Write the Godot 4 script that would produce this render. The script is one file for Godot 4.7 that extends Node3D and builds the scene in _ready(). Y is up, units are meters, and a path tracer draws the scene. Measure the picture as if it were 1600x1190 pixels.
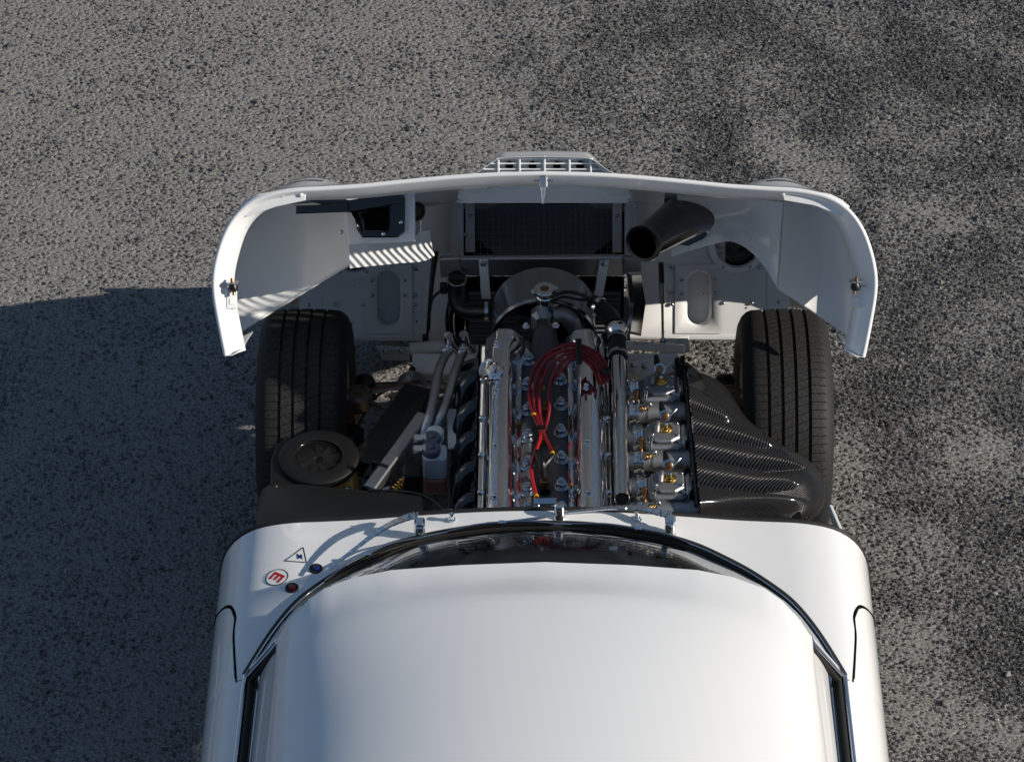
extends Node3D
# A white sports coupe with its bonnet tilted forward, seen from above and behind. Metres, y up, the nose points to -z, the front axle at z = 0.
const HINGE := Vector3(0, .28, -0.2705)
const OPENING := deg_to_rad(35.0)
var M := {}
var counts := {}
var rng := RandomNumberGenerator.new()

# ---------------------------------------------------------------- helpers
func numbered(parent: Node, called: String) -> String:
	var key := str(parent.get_instance_id()) + called
	counts[key] = counts.get(key, -1) + 1
	return called if counts[key] == 0 else "%s_%03d" % [called, counts[key]]

func part(parent: Node, called: String, mesh: Mesh, m: Material, where := Transform3D.IDENTITY) -> MeshInstance3D:
	var o := MeshInstance3D.new()
	o.name = numbered(parent, called)
	o.mesh = mesh
	o.material_override = m
	o.transform = where
	parent.add_child(o, true)
	return o

func begin() -> SurfaceTool:
	var st := SurfaceTool.new()
	st.begin(Mesh.PRIMITIVE_TRIANGLES)
	return st

func done(st: SurfaceTool) -> ArrayMesh:
	st.generate_normals()
	return st.commit()

func tri(st: SurfaceTool, a: Vector3, b: Vector3, c: Vector3, g := 0, ua := Vector2.ZERO, ub := Vector2.ZERO, uc := Vector2.ZERO) -> void:
	if a.is_equal_approx(b) or b.is_equal_approx(c) or a.is_equal_approx(c):
		return
	st.set_smooth_group(g); st.set_uv(ua); st.add_vertex(a)
	st.set_smooth_group(g); st.set_uv(ub); st.add_vertex(b)
	st.set_smooth_group(g); st.set_uv(uc); st.add_vertex(c)

func quad(st: SurfaceTool, a: Vector3, b: Vector3, c: Vector3, d: Vector3, g := 0, uv := Rect2(0, 0, 1, 1)) -> void:
	var e := uv.end
	tri(st, a, b, c, g, uv.position, Vector2(e.x, uv.position.y), e)
	tri(st, a, c, d, g, uv.position, e, Vector2(uv.position.x, e.y))

# a smooth sheet through rows of points; uvs in metres along the first row and the first column
func sheet(st: SurfaceTool, rows: Array, g := 0, skip = null, flip := false) -> void:
	for i in rows.size() - 1:
		var r0 = rows[i]
		var r1 = rows[i + 1]
		for j in r0.size() - 1:
			if skip != null and skip.call(i, j):
				continue
			var uv := Rect2(float(j) / (r0.size() - 1), float(i) / (rows.size() - 1), 1.0 / (r0.size() - 1), 1.0 / (rows.size() - 1))
			if flip:
				quad(st, r1[j], r1[j + 1], r0[j + 1], r0[j], g, Rect2(uv.position + Vector2(0, uv.size.y), uv.size * Vector2(1, -1)))
			else:
				quad(st, r0[j], r0[j + 1], r1[j + 1], r1[j], g, uv)

# a sheet with thickness t: both faces and the edges all round
func shell(st: SurfaceTool, rows: Array, t: float, skip = null) -> void:
	var n: int = rows.size()
	var m: int = rows[0].size()
	var back := []
	for i in n:
		var row := PackedVector3Array()
		for j in m:
			var du: Vector3 = rows[i][mini(j + 1, m - 1)] - rows[i][maxi(j - 1, 0)]
			var dv: Vector3 = rows[mini(i + 1, n - 1)][j] - rows[maxi(i - 1, 0)][j]
			if du.length() < 1e-6:
				du = rows[clampi(i + 1, 0, n - 1)][mini(j + 1, m - 1)] - rows[clampi(i + 1, 0, n - 1)][maxi(j - 1, 0)]
			row.append(rows[i][j] + du.cross(dv).normalized() * t)
		back.append(row)
	sheet(st, rows, 0, skip)
	sheet(st, back, 1, skip, true)
	for i in n - 1:
		quad(st, rows[i][0], rows[i + 1][0], back[i + 1][0], back[i][0], 2)
		quad(st, rows[i + 1][m - 1], rows[i][m - 1], back[i][m - 1], back[i + 1][m - 1], 2)
	for j in m - 1:
		quad(st, rows[0][j + 1], rows[0][j], back[0][j], back[0][j + 1], 2)
		quad(st, rows[n - 1][j], rows[n - 1][j + 1], back[n - 1][j + 1], back[n - 1][j], 2)

# a profile of (radius, height) turned about y
func lathe(st: SurfaceTool, prof: Array, where := Transform3D.IDENTITY, segs := 20) -> void:
	var g := 0
	for i in prof.size() - 1:
		var a: Vector2 = prof[i]
		var b: Vector2 = prof[i + 1]
		if i > 0 and absf((a - prof[i - 1]).angle_to(b - a)) > .6:
			g += 1
		for k in segs:
			var t0 := TAU * k / segs
			var t1 := TAU * (k + 1) / segs
			var u := Rect2(float(k) / segs, float(i) / (prof.size() - 1), 1.0 / segs, 1.0 / (prof.size() - 1))
			quad(st, where * Vector3(a.x * cos(t0), a.y, a.x * sin(t0)), where * Vector3(a.x * cos(t1), a.y, a.x * sin(t1)), where * Vector3(b.x * cos(t1), b.y, b.x * sin(t1)), where * Vector3(b.x * cos(t0), b.y, b.x * sin(t0)), g, u)

func frame_along(d: Vector3, hint := Vector3.UP) -> Basis:   # y along d
	d = d.normalized()
	if absf(d.dot(hint)) > .98:
		hint = Vector3.RIGHT
	var x := hint.cross(d).normalized()
	return Basis(x, d, x.cross(d))

func curve(pts: Array, per := 6) -> PackedVector3Array:       # Catmull-Rom
	var out := PackedVector3Array()
	for i in pts.size() - 1:
		var p0: Vector3 = pts[maxi(i - 1, 0)]
		var p3: Vector3 = pts[mini(i + 2, pts.size() - 1)]
		for k in per:
			out.append(pts[i].cubic_interpolate(pts[i + 1], p0, p3, float(k) / per))
	out.append(pts[-1])
	return out

func tube(st: SurfaceTool, pts: PackedVector3Array, r, segs := 10, caps := true, squash := 1.0) -> void:
	var rings := []
	var x := Vector3.ZERO
	for i in pts.size():
		var d := (pts[mini(i + 1, pts.size() - 1)] - pts[maxi(i - 1, 0)]).normalized()
		if i == 0:
			x = frame_along(d).x
		x = (x - d * x.dot(d)).normalized()
		var y := d.cross(x)
		var rr: float = r[i] if r is Array or r is PackedFloat32Array else r
		var ring := PackedVector3Array()
		for k in segs + 1:
			ring.append(pts[i] + (x * cos(TAU * k / segs) + y * sin(TAU * k / segs) * squash) * rr)
		rings.append(ring)
	sheet(st, rings)
	if caps:
		for e in [0, rings.size() - 1]:
			for k in segs:
				tri(st, pts[e], rings[e][k + (1 if e == 0 else 0)], rings[e][k + (0 if e == 0 else 1)], 3 + e)

func tube_mesh(pts: Array, r, segs := 10, per := 6) -> ArrayMesh:
	var st := begin()
	var c := curve(pts, per) if per > 1 else PackedVector3Array(pts)
	var rr = r
	if r is Array:
		rr = []
		for i in c.size():
			var f: float = float(i) / (c.size() - 1) * (r.size() - 1)
			rr.append(lerpf(r[int(f)], r[mini(int(f) + 1, r.size() - 1)], f - int(f)))
	tube(st, c, rr, segs)
	return done(st)

# a polygon in x-y, thickness along z from 0 to t, its two rims chamfered by b
func prism(st: SurfaceTool, poly: PackedVector2Array, t: float, b := 0.0, where := Transform3D.IDENTITY, smooth := false) -> void:
	if Geometry2D.is_polygon_clockwise(poly):
		poly.reverse()
	var n := poly.size()
	var inner := PackedVector2Array()
	for i in n:
		var e0 := (poly[i] - poly[(i + n - 1) % n]).normalized()
		var e1 := (poly[(i + 1) % n] - poly[i]).normalized()
		var v := Vector2(-e0.y - e1.y, e0.x + e1.x).normalized()
		inner.append(poly[i] + v * b / maxf(.4, v.dot(Vector2(-e1.y, e1.x))))
	var idx := Geometry2D.triangulate_polygon(inner)
	for k in range(0, idx.size(), 3):
		var a := inner[idx[k]]
		var c := inner[idx[k + 1]]
		var d := inner[idx[k + 2]]
		tri(st, where * Vector3(a.x, a.y, t), where * Vector3(c.x, c.y, t), where * Vector3(d.x, d.y, t), 1)
		tri(st, where * Vector3(a.x, a.y, 0), where * Vector3(d.x, d.y, 0), where * Vector3(c.x, c.y, 0), 2)
	for i in n:
		var j := (i + 1) % n
		var g := 3 if smooth else -1
		quad(st, where * Vector3(poly[i].x, poly[i].y, b), where * Vector3(poly[j].x, poly[j].y, b), where * Vector3(poly[j].x, poly[j].y, t - b), where * Vector3(poly[i].x, poly[i].y, t - b), g)
		if b > 0:
			quad(st, where * Vector3(poly[i].x, poly[i].y, t - b), where * Vector3(poly[j].x, poly[j].y, t - b), where * Vector3(inner[j].x, inner[j].y, t), where * Vector3(inner[i].x, inner[i].y, t), -1)
			quad(st, where * Vector3(inner[i].x, inner[i].y, 0), where * Vector3(inner[j].x, inner[j].y, 0), where * Vector3(poly[j].x, poly[j].y, b), where * Vector3(poly[i].x, poly[i].y, b), -1)

func rounded(w: float, h: float, r: float, k := 4) -> PackedVector2Array:
	var p := PackedVector2Array()
	for c in 4:
		var o := Vector2((w / 2 - r) * [1, -1, -1, 1][c], (h / 2 - r) * [1, 1, -1, -1][c])
		for i in k + 1:
			p.append(o + Vector2.from_angle(PI / 2 * (c + float(i) / k)) * r)
	return p

func box(st: SurfaceTool, size: Vector3, where := Transform3D.IDENTITY, b := .002) -> void:
	prism(st, rounded(size.x, size.y, b, 1), size.z, b, where * Transform3D(Basis.IDENTITY, Vector3(0, 0, -size.z / 2)))

func box_mesh(size: Vector3, b := .002) -> ArrayMesh:
	var st := begin()
	box(st, size, Transform3D.IDENTITY, b)
	return done(st)

# a bar of rectangular section from a to b, w wide across up, t thick along up
func bar_mesh(a: Vector3, b: Vector3, w: float, t: float, up := Vector3.UP, bevel := .002) -> ArrayMesh:
	var st := begin()
	bar(st, a, b, w, t, up, bevel)
	return done(st)

func bar(st: SurfaceTool, a: Vector3, b: Vector3, w: float, t: float, up := Vector3.UP, bevel := .002) -> void:
	var d := (b - a).normalized()
	var x := up.cross(d).normalized()
	var y := d.cross(x)
	prism(st, rounded(w, t, bevel, 1), a.distance_to(b), bevel, Transform3D(Basis(x, y, d), a))

# a flat plate with its corners at these points, t thick towards the side that up points to
func plate(st: SurfaceTool, pts: Array, t: float, up := Vector3.UP, b := .0015) -> void:
	var o: Vector3 = pts[0]
	var nrm := Vector3.ZERO
	for i in pts.size():
		nrm += (pts[i] - o).cross(pts[(i + 1) % pts.size()] - o)
	nrm = nrm.normalized()
	if nrm.dot(up) < 0:
		nrm = -nrm
	var x: Vector3 = (pts[1] - o).normalized()
	x = (x - nrm * x.dot(nrm)).normalized()
	var w := Transform3D(Basis(x, nrm.cross(x), nrm), o)
	var poly := PackedVector2Array()
	for p in pts:
		var q: Vector3 = w.affine_inverse() * p
		poly.append(Vector2(q.x, q.y))
	prism(st, poly, t, b, w)

func plate_mesh(pts: Array, t: float, up := Vector3.UP, b := .0015) -> ArrayMesh:
	var st := begin()
	plate(st, pts, t, up, b)
	return done(st)

func lathe_mesh(prof: Array, segs := 20) -> ArrayMesh:
	var st := begin()
	lathe(st, prof, Transform3D.IDENTITY, segs)
	return done(st)

func at(p: Vector3, axis := Vector3.UP, hint := Vector3.BACK) -> Transform3D:
	return Transform3D(frame_along(axis, hint), p)

func dome(r: float, h: float, base := 0.0) -> Array:
	var out := []
	if base > 0:
		out.append(Vector2(r, 0))
	for k in 5:
		out.append(Vector2(r * cos(PI / 2 * k / 4.0), base + h * sin(PI / 2 * k / 4.0)))
	return out

func mat(called: String, c: Color, rough: float, metal := 0.0, coat := 0.0, coat_rough := .03) -> StandardMaterial3D:
	var m := StandardMaterial3D.new()
	m.resource_name = called
	m.albedo_color = c
	m.roughness = rough
	m.metallic = metal
	if coat > 0:
		m.clearcoat_enabled = true
		m.clearcoat = coat
		m.clearcoat_roughness = coat_rough
	M[called] = m
	return m

func noise_texture(freq: float, size := 256, kind := FastNoiseLite.TYPE_SIMPLEX_SMOOTH, seed_ := 1, as_normal := false, strength := 4.0) -> NoiseTexture2D:
	var n := FastNoiseLite.new()
	n.noise_type = kind
	n.frequency = freq
	n.seed = seed_
	var t := NoiseTexture2D.new()
	t.width = size; t.height = size
	t.seamless = true
	t.noise = n
	t.as_normal_map = as_normal
	t.bump_strength = strength
	return t

func grainy(m: StandardMaterial3D, freq: float, per_metre: float, strength: float) -> void:
	m.normal_enabled = true
	m.normal_texture = noise_texture(freq, 256, FastNoiseLite.TYPE_SIMPLEX_SMOOTH, 5, true, strength)
	m.uv1_triplanar = true
	m.uv1_scale = Vector3.ONE * per_metre

# ---------------------------------------------------------------- the scene
func _ready() -> void:
	rng.seed = 7
	var cam := Camera3D.new()
	cam.name = "camera"
	cam.position = Vector3(0, 6.578, 7.024)
	cam.rotation = Vector3(-.71433, 0, 0)
	# 12.7 degrees high, the lens shifted sideways as in a cropped photograph
	cam.set_frustum(.22251, Vector2(-.00954, 0), 1.0, 2000.0)
	cam.current = true
	add_child(cam)

	var env := Environment.new()
	env.background_mode = Environment.BG_SKY
	var sky := Sky.new()
	var air := ProceduralSkyMaterial.new()
	air.sky_top_color = Color(.28, .365, .465)
	air.sky_horizon_color = Color(.51, .57, .63)
	air.sky_curve = .18
	air.ground_horizon_color = Color(.30, .30, .30)
	air.ground_bottom_color = Color(.16, .16, .16)
	air.sky_energy_multiplier = 1.06
	air.sun_angle_max = 8.0
	sky.sky_material = air
	env.sky = sky
	env.tonemap_mode = Environment.TONE_MAPPER_LINEAR
	env.tonemap_exposure = 1.08
	env.sdfgi_enabled = true
	env.ssao_enabled = true
	env.ssil_enabled = true
	var we := WorldEnvironment.new()
	we.name = "world_environment"
	we.environment = env
	add_child(we)

	var sun := DirectionalLight3D.new()
	sun.name = "sun"
	sun.light_energy = 1.5
	sun.light_color = Color(1.0, .962, .905)
	sun.light_angular_distance = .53
	sun.shadow_enabled = true
	add_child(sun)
	# 26 degrees high, from the right and a little behind the car
	sun.look_at_from_position(Vector3(cos(deg_to_rad(26)) * cos(deg_to_rad(12)), sin(deg_to_rad(26)), cos(deg_to_rad(26)) * sin(deg_to_rad(12))) * 10, Vector3.ZERO)

	make_materials()
	make_ground()
	var car := Node3D.new()
	car.name = "sports_coupe"
	car.set_meta("label", "white sports coupe with its bonnet tilted open over a polished engine")
	car.set_meta("category", "car")
	add_child(car)
	make_body(car)
	make_glazing(car)
	make_wheels(car)
	make_bonnet(car)
	make_radiator(car)
	make_engine(car)
	make_intake(car)
	make_left_bay(car)
	make_chassis(car)
	make_wipers(car)
	make_marks(car)
	make_pebbles()

func make_materials() -> void:
	mat("paint", Color(.905, .91, .915), .32, 0.0, 1.0, .03)
	mat("inner_paint", Color(.915, .92, .925), .30, 0.0, .6, .08)
	mat("bay_paint", Color(.90, .905, .91), .42, 0.0, .3, .15)
	grainy(M.bay_paint, .12, 30.0, 1.2)
	mat("frame_paint", Color(.87, .88, .89), .38, 0.0, .3, .1)
	mat("chrome", Color(.93, .93, .94), .045, 1.0)
	mat("polished", Color(.88, .885, .89), .10, 1.0)
	mat("steel", Color(.70, .71, .73), .24, 1.0)
	mat("zinc", Color(.76, .79, .82), .20, 1.0)
	mat("brushed", Color(.74, .75, .77), .36, 1.0)
	mat("cast", Color(.60, .605, .62), .42, .8)
	grainy(M.cast, .2, 40.0, 2.0)
	mat("crackle", Color(.275, .28, .30), .44, 0.0, .25, .3)
	grainy(M.crackle, .25, 35.0, 3.0)
	mat("satin_black", Color(.03, .03, .031), .48)
	grainy(M.satin_black, .25, 40.0, 1.5)
	mat("gloss_black", Color(.022, .022, .024), .16, 0.0, .8, .04)
	mat("rubber", Color(.085, .085, .088), .62)
	mat("hose", Color(.05, .05, .053), .38)
	mat("dark", Color(.03, .03, .032), .8)
	M.dark.metallic_specular = .15
	mat("brass", Color(.83, .66, .36), .22, 1.0)
	mat("bronze", Color(.60, .45, .30), .35, 1.0)
	mat("yellow", Color(.86, .67, .05), .35, 0.0, .5)
	mat("red_lead", Color(.47, .045, .10), .42)
	mat("red_bright", Color(.62, .06, .08), .42)
	mat("tank_plastic", Color(.88, .89, .91), .32)
	M.tank_plastic.subsurf_scatter_enabled = true
	M.tank_plastic.subsurf_scatter_strength = .3
	mat("tank_fluid", Color(.80, .52, .44), .32)
	mat("cap_plastic", Color(.36, .39, .44), .45)
	mat("wishbone", Color(.52, .45, .40), .45, .6)
	mat("manifold", Color(.22, .26, .28), .2, .8, .6, .08)
	mat("mesh_wire", Color(.55, .55, .54), .45, .5)
	mat("fine_wire", Color(.20, .20, .20), .5, .4)
	mat("core", Color(.42, .43, .45), .5, .3)
	mat("blue_knob", Color(.04, .10, .34), .25, 0.0, .6)
	mat("red_knob", Color(.42, .03, .03), .25, 0.0, .6)
	mat("black_print", Color(.03, .03, .035), .4)
	mat("red_print", Color(.72, .03, .06), .4)
	mat("blue_print", Color(.05, .12, .42), .4)
	mat("white_print", Color(.9, .9, .9), .35, 0.0, .6)
	var glass := mat("glass", Color(.06, .08, .075, .03), .0)
	glass.transparency = BaseMaterial3D.TRANSPARENCY_ALPHA
	# woven carbon under lacquer: a twill of fine dark strands
	var carbon := mat("carbon", Color(1, 1, 1), .24, 0.0, .45, .06)
	carbon.metallic_specular = .3
	var im := Image.create(64, 64, false, Image.FORMAT_RGB8)
	for y in 64:
		for x in 64:
			var u := (x + y) % 16
			var k := .01 + .20 * absf(sin(PI * u / 16.0)) * (1.0 if (x / 8 + y / 8) % 2 == 0 else .55)
			im.set_pixel(x, y, Color(k, k, k * 1.03))
	carbon.albedo_texture = ImageTexture.create_from_image(im)
	carbon.uv1_scale = Vector3(13, 17, 1)
	var hb := Image.create(64, 64, false, Image.FORMAT_RGB8)
	for y in 64:
		for x in 64:
			var k := absf(sin(PI * ((x + y) % 16) / 16.0))
			hb.set_pixel(x, y, Color(k, k, k))
	hb.bump_map_to_normal_map(3.0)
	carbon.normal_enabled = true
	carbon.normal_texture = ImageTexture.create_from_image(hb)
	carbon.normal_scale = 1.3
	# steel braid round the oil hoses
	var braid := mat("braid", Color(.72, .73, .75), .07, 1.0)
	var bi := Image.create(32, 32, false, Image.FORMAT_RGB8)
	for y in 32:
		for x in 32:
			var k := .5 + .5 * maxf(cos(TAU * (x + y) / 16.0), cos(TAU * (x - y) / 16.0))
			bi.set_pixel(x, y, Color(k, k, k))
	bi.bump_map_to_normal_map(5.0)
	braid.normal_enabled = true
	braid.normal_texture = ImageTexture.create_from_image(bi)
	braid.normal_scale = .3
	braid.uv1_scale = Vector3(5, 34, 1)
	# tyre tread: fine slanting cuts across each rib as relief
	var tyre := mat("tyre", Color(.155, .152, .150), .72)
	var ti := Image.create(256, 128, false, Image.FORMAT_RGB8)
	var dirt := Image.create(256, 128, false, Image.FORMAT_RGB8)
	var fn := FastNoiseLite.new()
	fn.frequency = .09
	fn.seed = 3
	for y in 128:
		for x in 256:
			ti.set_pixel(x, y, Color(.8, .8, .8))
			var d := clampf(.70 + .7 * fn.get_noise_2d(x, y) + .45 * fn.get_noise_2d(x * 4.0, y * 4.0), .3, 1.0)
			dirt.set_pixel(x, y, Color(d, d * .99, d * .975))
	for k in 4:
		for x in 256:
			# middle ribs carry oblique cuts, the shoulders nearly straight ones
			var across := x / 256.0
			var slope := 64.0 * (across - .5) if across > .24 and across < .76 else 0.0
			var y0 := int(k * 32 + slope * 1.6 + 128) % 128
			for w in (3 if slope == 0.0 else 2):
				ti.set_pixel(x, (y0 + w) % 128, Color(.05, .05, .05))
	M.tread_image = ti
	tyre.heightmap_enabled = true
	tyre.heightmap_texture = ImageTexture.create_from_image(ti)
	tyre.heightmap_scale = .5
	tyre.albedo_texture = ImageTexture.create_from_image(dirt)
	tyre.albedo_color = Color(.19, .19, .192)
	tyre.uv1_scale = Vector3(1, 22, 1)
	M.erase("tread_image")

func make_ground() -> void:
	# one sheet of worn asphalt: its near part is relief of about 5 mm, far beyond the frame it runs on flat
	var xs := PackedFloat32Array([-400, -120, -40, -14, -5, -3])
	var zs := PackedFloat32Array([-400, -120, -40, -14, -6, -4])
	var fine := .0044
	var x := -2.04
	while x < 1.82:
		xs.append(x); x += fine
	xs.append_array(PackedFloat32Array([3, 5, 14, 40, 120, 400]))
	var z := -2.75
	while z < 1.35:
		zs.append(z); z += fine
	zs.append_array(PackedFloat32Array([3, 5, 14, 40, 120, 400]))
	var stones := FastNoiseLite.new()
	stones.noise_type = FastNoiseLite.TYPE_CELLULAR
	stones.cellular_return_type = FastNoiseLite.RETURN_DISTANCE
	stones.frequency = 135.0
	stones.seed = 11
	stones.fractal_type = FastNoiseLite.FRACTAL_NONE
	var pits := FastNoiseLite.new()
	pits.noise_type = FastNoiseLite.TYPE_SIMPLEX
	pits.frequency = 95.0
	pits.fractal_octaves = 3
	pits.seed = 21
	var nx := xs.size()
	var nz := zs.size()
	var v := PackedVector3Array(); v.resize(nx * nz)
	var nn := PackedVector3Array(); nn.resize(nx * nz)
	var uv := PackedVector2Array(); uv.resize(nx * nz)
	for j in nz:
		for i in nx:
			var px := xs[i]
			var pz := zs[j]
			var h := 0.0
			if absf(px + .1) < 2.0 and absf(pz + .7) < 2.2:
				var p := pits.get_noise_2d(px, pz)
				h = -.0030 * clampf(stones.get_noise_2d(px, pz) + 1.0, 0.0, 1.0) + .0014 * p - .0025 * smoothstep(.36, .60, -p) - .006 * smoothstep(.50, .66, pits.get_noise_2d(px * .36 + 9.0, pz * .5 + 3.0))
				h *= smoothstep(0.0, .14, minf(minf(px + 2.04, 1.815 - px), minf(pz + 2.75, 1.345 - pz)))
			v[j * nx + i] = Vector3(px, h, pz)
			uv[j * nx + i] = Vector2(px, pz) / 4.2 + Vector2(.52, .67)
	for j in nz:
		for i in nx:
			var a := v[j * nx + mini(i + 1, nx - 1)] - v[j * nx + maxi(i - 1, 0)]
			var b := v[mini(j + 1, nz - 1) * nx + i] - v[maxi(j - 1, 0) * nx + i]
			nn[j * nx + i] = b.cross(a).normalized()
	var idx := PackedInt32Array(); idx.resize((nx - 1) * (nz - 1) * 6)
	var k := 0
	for j in nz - 1:
		for i in nx - 1:
			var a := j * nx + i
			idx[k] = a; idx[k + 1] = a + 1; idx[k + 2] = a + nx + 1
			idx[k + 3] = a; idx[k + 4] = a + nx + 1; idx[k + 5] = a + nx
			k += 6
	var arr := []
	arr.resize(Mesh.ARRAY_MAX)
	arr[Mesh.ARRAY_VERTEX] = v
	arr[Mesh.ARRAY_NORMAL] = nn
	arr[Mesh.ARRAY_TEX_UV] = uv
	arr[Mesh.ARRAY_INDEX] = idx
	var me := ArrayMesh.new()
	me.add_surface_from_arrays(Mesh.PRIMITIVE_TRIANGLES, arr)
	var m := mat("asphalt", Color.WHITE, .88)
	m.albedo_texture = asphalt_texture()
	var o := part(self, "ground", me, m)
	o.set_meta("label", "worn grey asphalt with loose grit and dusty pale patches")
	o.set_meta("kind", "structure")
	make_grit()

# where the surface is dusty and pale (1) or bare dark grit (0); shared by the ground and the loose stones
var broad := FastNoiseLite.new()
var worn := [Vector3(0.7108, 0, -2.1147), Vector3(0.7418, 0, -1.6978), Vector3(0.9082, 0, -1.5905), Vector3(1.1162, 0, -1.4066), Vector3(1.2483, 0, -1.3197), Vector3(0.894, 0, -0.2135), Vector3(1.265, 0, -0.2681), Vector3(1.0461, 0, 0.1561), Vector3(0.9652, 0, 0.5052), Vector3(0.9915, 0, 0.8124), Vector3(0.849, 0, 0.1817), Vector3(1.1889, 0, 0.8583), Vector3(0.4958, 0, -1.3678)]
func dusty(x: float, z: float) -> float:
	var n := broad.get_noise_2d(x, z)
	var right := smoothstep(-.2, .75, x - .22 * (z + 1.0))
	var d := lerpf(.79, .38, right)
	for p in worn:
		var q := Vector2(x - p.x, (z - p.z) * .8).length_squared()
		d = maxf(d, d + .34 * right * exp(-q / .012))
	d += lerpf(.22, .42, right) * n
	# evens out towards the edges of the piece that repeats
	var rim := minf(minf(x + 2.184, 2.016 - x), minf(z + 2.814, 1.386 - z))
	return clampf(lerpf(.52, d, smoothstep(0.0, .34, rim)), 0.0, 1.0)

func asphalt_texture() -> ImageTexture:
	broad.noise_type = FastNoiseLite.TYPE_SIMPLEX_SMOOTH
	broad.frequency = 2.2
	broad.fractal_octaves = 5
	broad.fractal_gain = .6
	broad.seed = 4
	var size := 2048
	var grain := FastNoiseLite.new()
	grain.noise_type = FastNoiseLite.TYPE_CELLULAR
	grain.cellular_return_type = FastNoiseLite.RETURN_CELL_VALUE
	grain.frequency = .40
	grain.seed = 8
	var soft := FastNoiseLite.new()
	soft.noise_type = FastNoiseLite.TYPE_SIMPLEX
	soft.frequency = .16
	soft.fractal_octaves = 2
	soft.seed = 15
	var low := PackedFloat32Array(); low.resize(129 * 129)
	for j in 129:
		for i in 129:
			low[j * 129 + i] = dusty((i / 128.0 - .52) * 4.2, (j / 128.0 - .67) * 4.2)
	var data := PackedByteArray(); data.resize(size * size * 3)
	var gi := grain.get_image(size, size, false, false, false).get_data()
	var si := soft.get_image(size, size, false, false, false).get_data()
	var k := 0
	for j in size:
		var fj := j / 16.0
		var j0 := int(fj)
		var tj := fj - j0
		for i in size:
			var fi := i / 16.0
			var i0 := int(fi)
			var ti := fi - i0
			var q := j0 * 129 + i0
			var d := lerpf(lerpf(low[q], low[q + 1], ti), lerpf(low[q + 129], low[q + 130], ti), tj)
			var p := j * size + i
			var g := gi[p] / 255.0
			var s := si[p] / 255.0
			# dust lies between and over the stones
			# single stones lie bare where the dust is thin: each cell shows its own grey or is covered
			var t := smoothstep(-.07, .07, d * 1.10 - .03 + (s - .5) * .5 - g)
			var tone := fposmod(g * 37.3, 1.0)
			var stone := lerpf(34.0 + 100.0 * pow(tone, 1.8), 94.0 + 60.0 * (tone - .5), clampf(d * 1.1 - .18, 0.0, .62))
			var c := lerpf(stone, 129.0 + 62.0 * (tone - .5) + 30.0 * (s - .5), t)
			data[k] = int(clampf(c, 0, 255)); data[k + 1] = int(clampf(c * lerpf(1.0, .982, t), 0, 255)); data[k + 2] = int(clampf(c * lerpf(1.0, .958, t), 0, 255))
			k += 3
	return ImageTexture.create_from_image(Image.create_from_data(size, size, false, Image.FORMAT_RGB8, data))

func make_pebbles() -> void:
	# a few stones large enough to tell apart
	for q in [[Vector3(1.055, 0, 0.7405), .011, .34, "flat light grey pebble on the grit, nearest the lower right corner"], [Vector3(1.2369, 0, 0.6347), .010, .55, "whitish pebble at the right edge beside the coupe's tail"], [Vector3(1.2332, 0, 0.3281), .008, .62, "small white pebble on dark grit right of the driver's door"], [Vector3(1.3864, 0, -1.7248), .008, .6, "small pale pebble ahead of the right front wing"]]:
		var st := begin()
		var s: float = q[1]
		var rows := []
		for i in 9:
			var row := PackedVector3Array()
			for k in 15:
				var a := PI * i / 8.0
				var b := TAU * k / 14.0
				row.append(Vector3(sin(a) * cos(b) * (1.0 + .18 * sin(b * 2 + s * 900)), cos(a) * .55 + .3, sin(a) * sin(b) * (.75 + .15 * cos(b * 3))) * s)
			rows.append(row)
		sheet(st, rows)
		var m := mat("pebble", Color(q[2], q[2] * .99, q[2] * .96), .8)
		var o := part(self, "pebble", done(st), m, Transform3D(Basis(Vector3.UP, s * 400), q[0]))
		o.set_meta("label", q[3])
		o.set_meta("category", "stone")
		o.set_meta("group", "larger pebbles on the asphalt")

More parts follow.
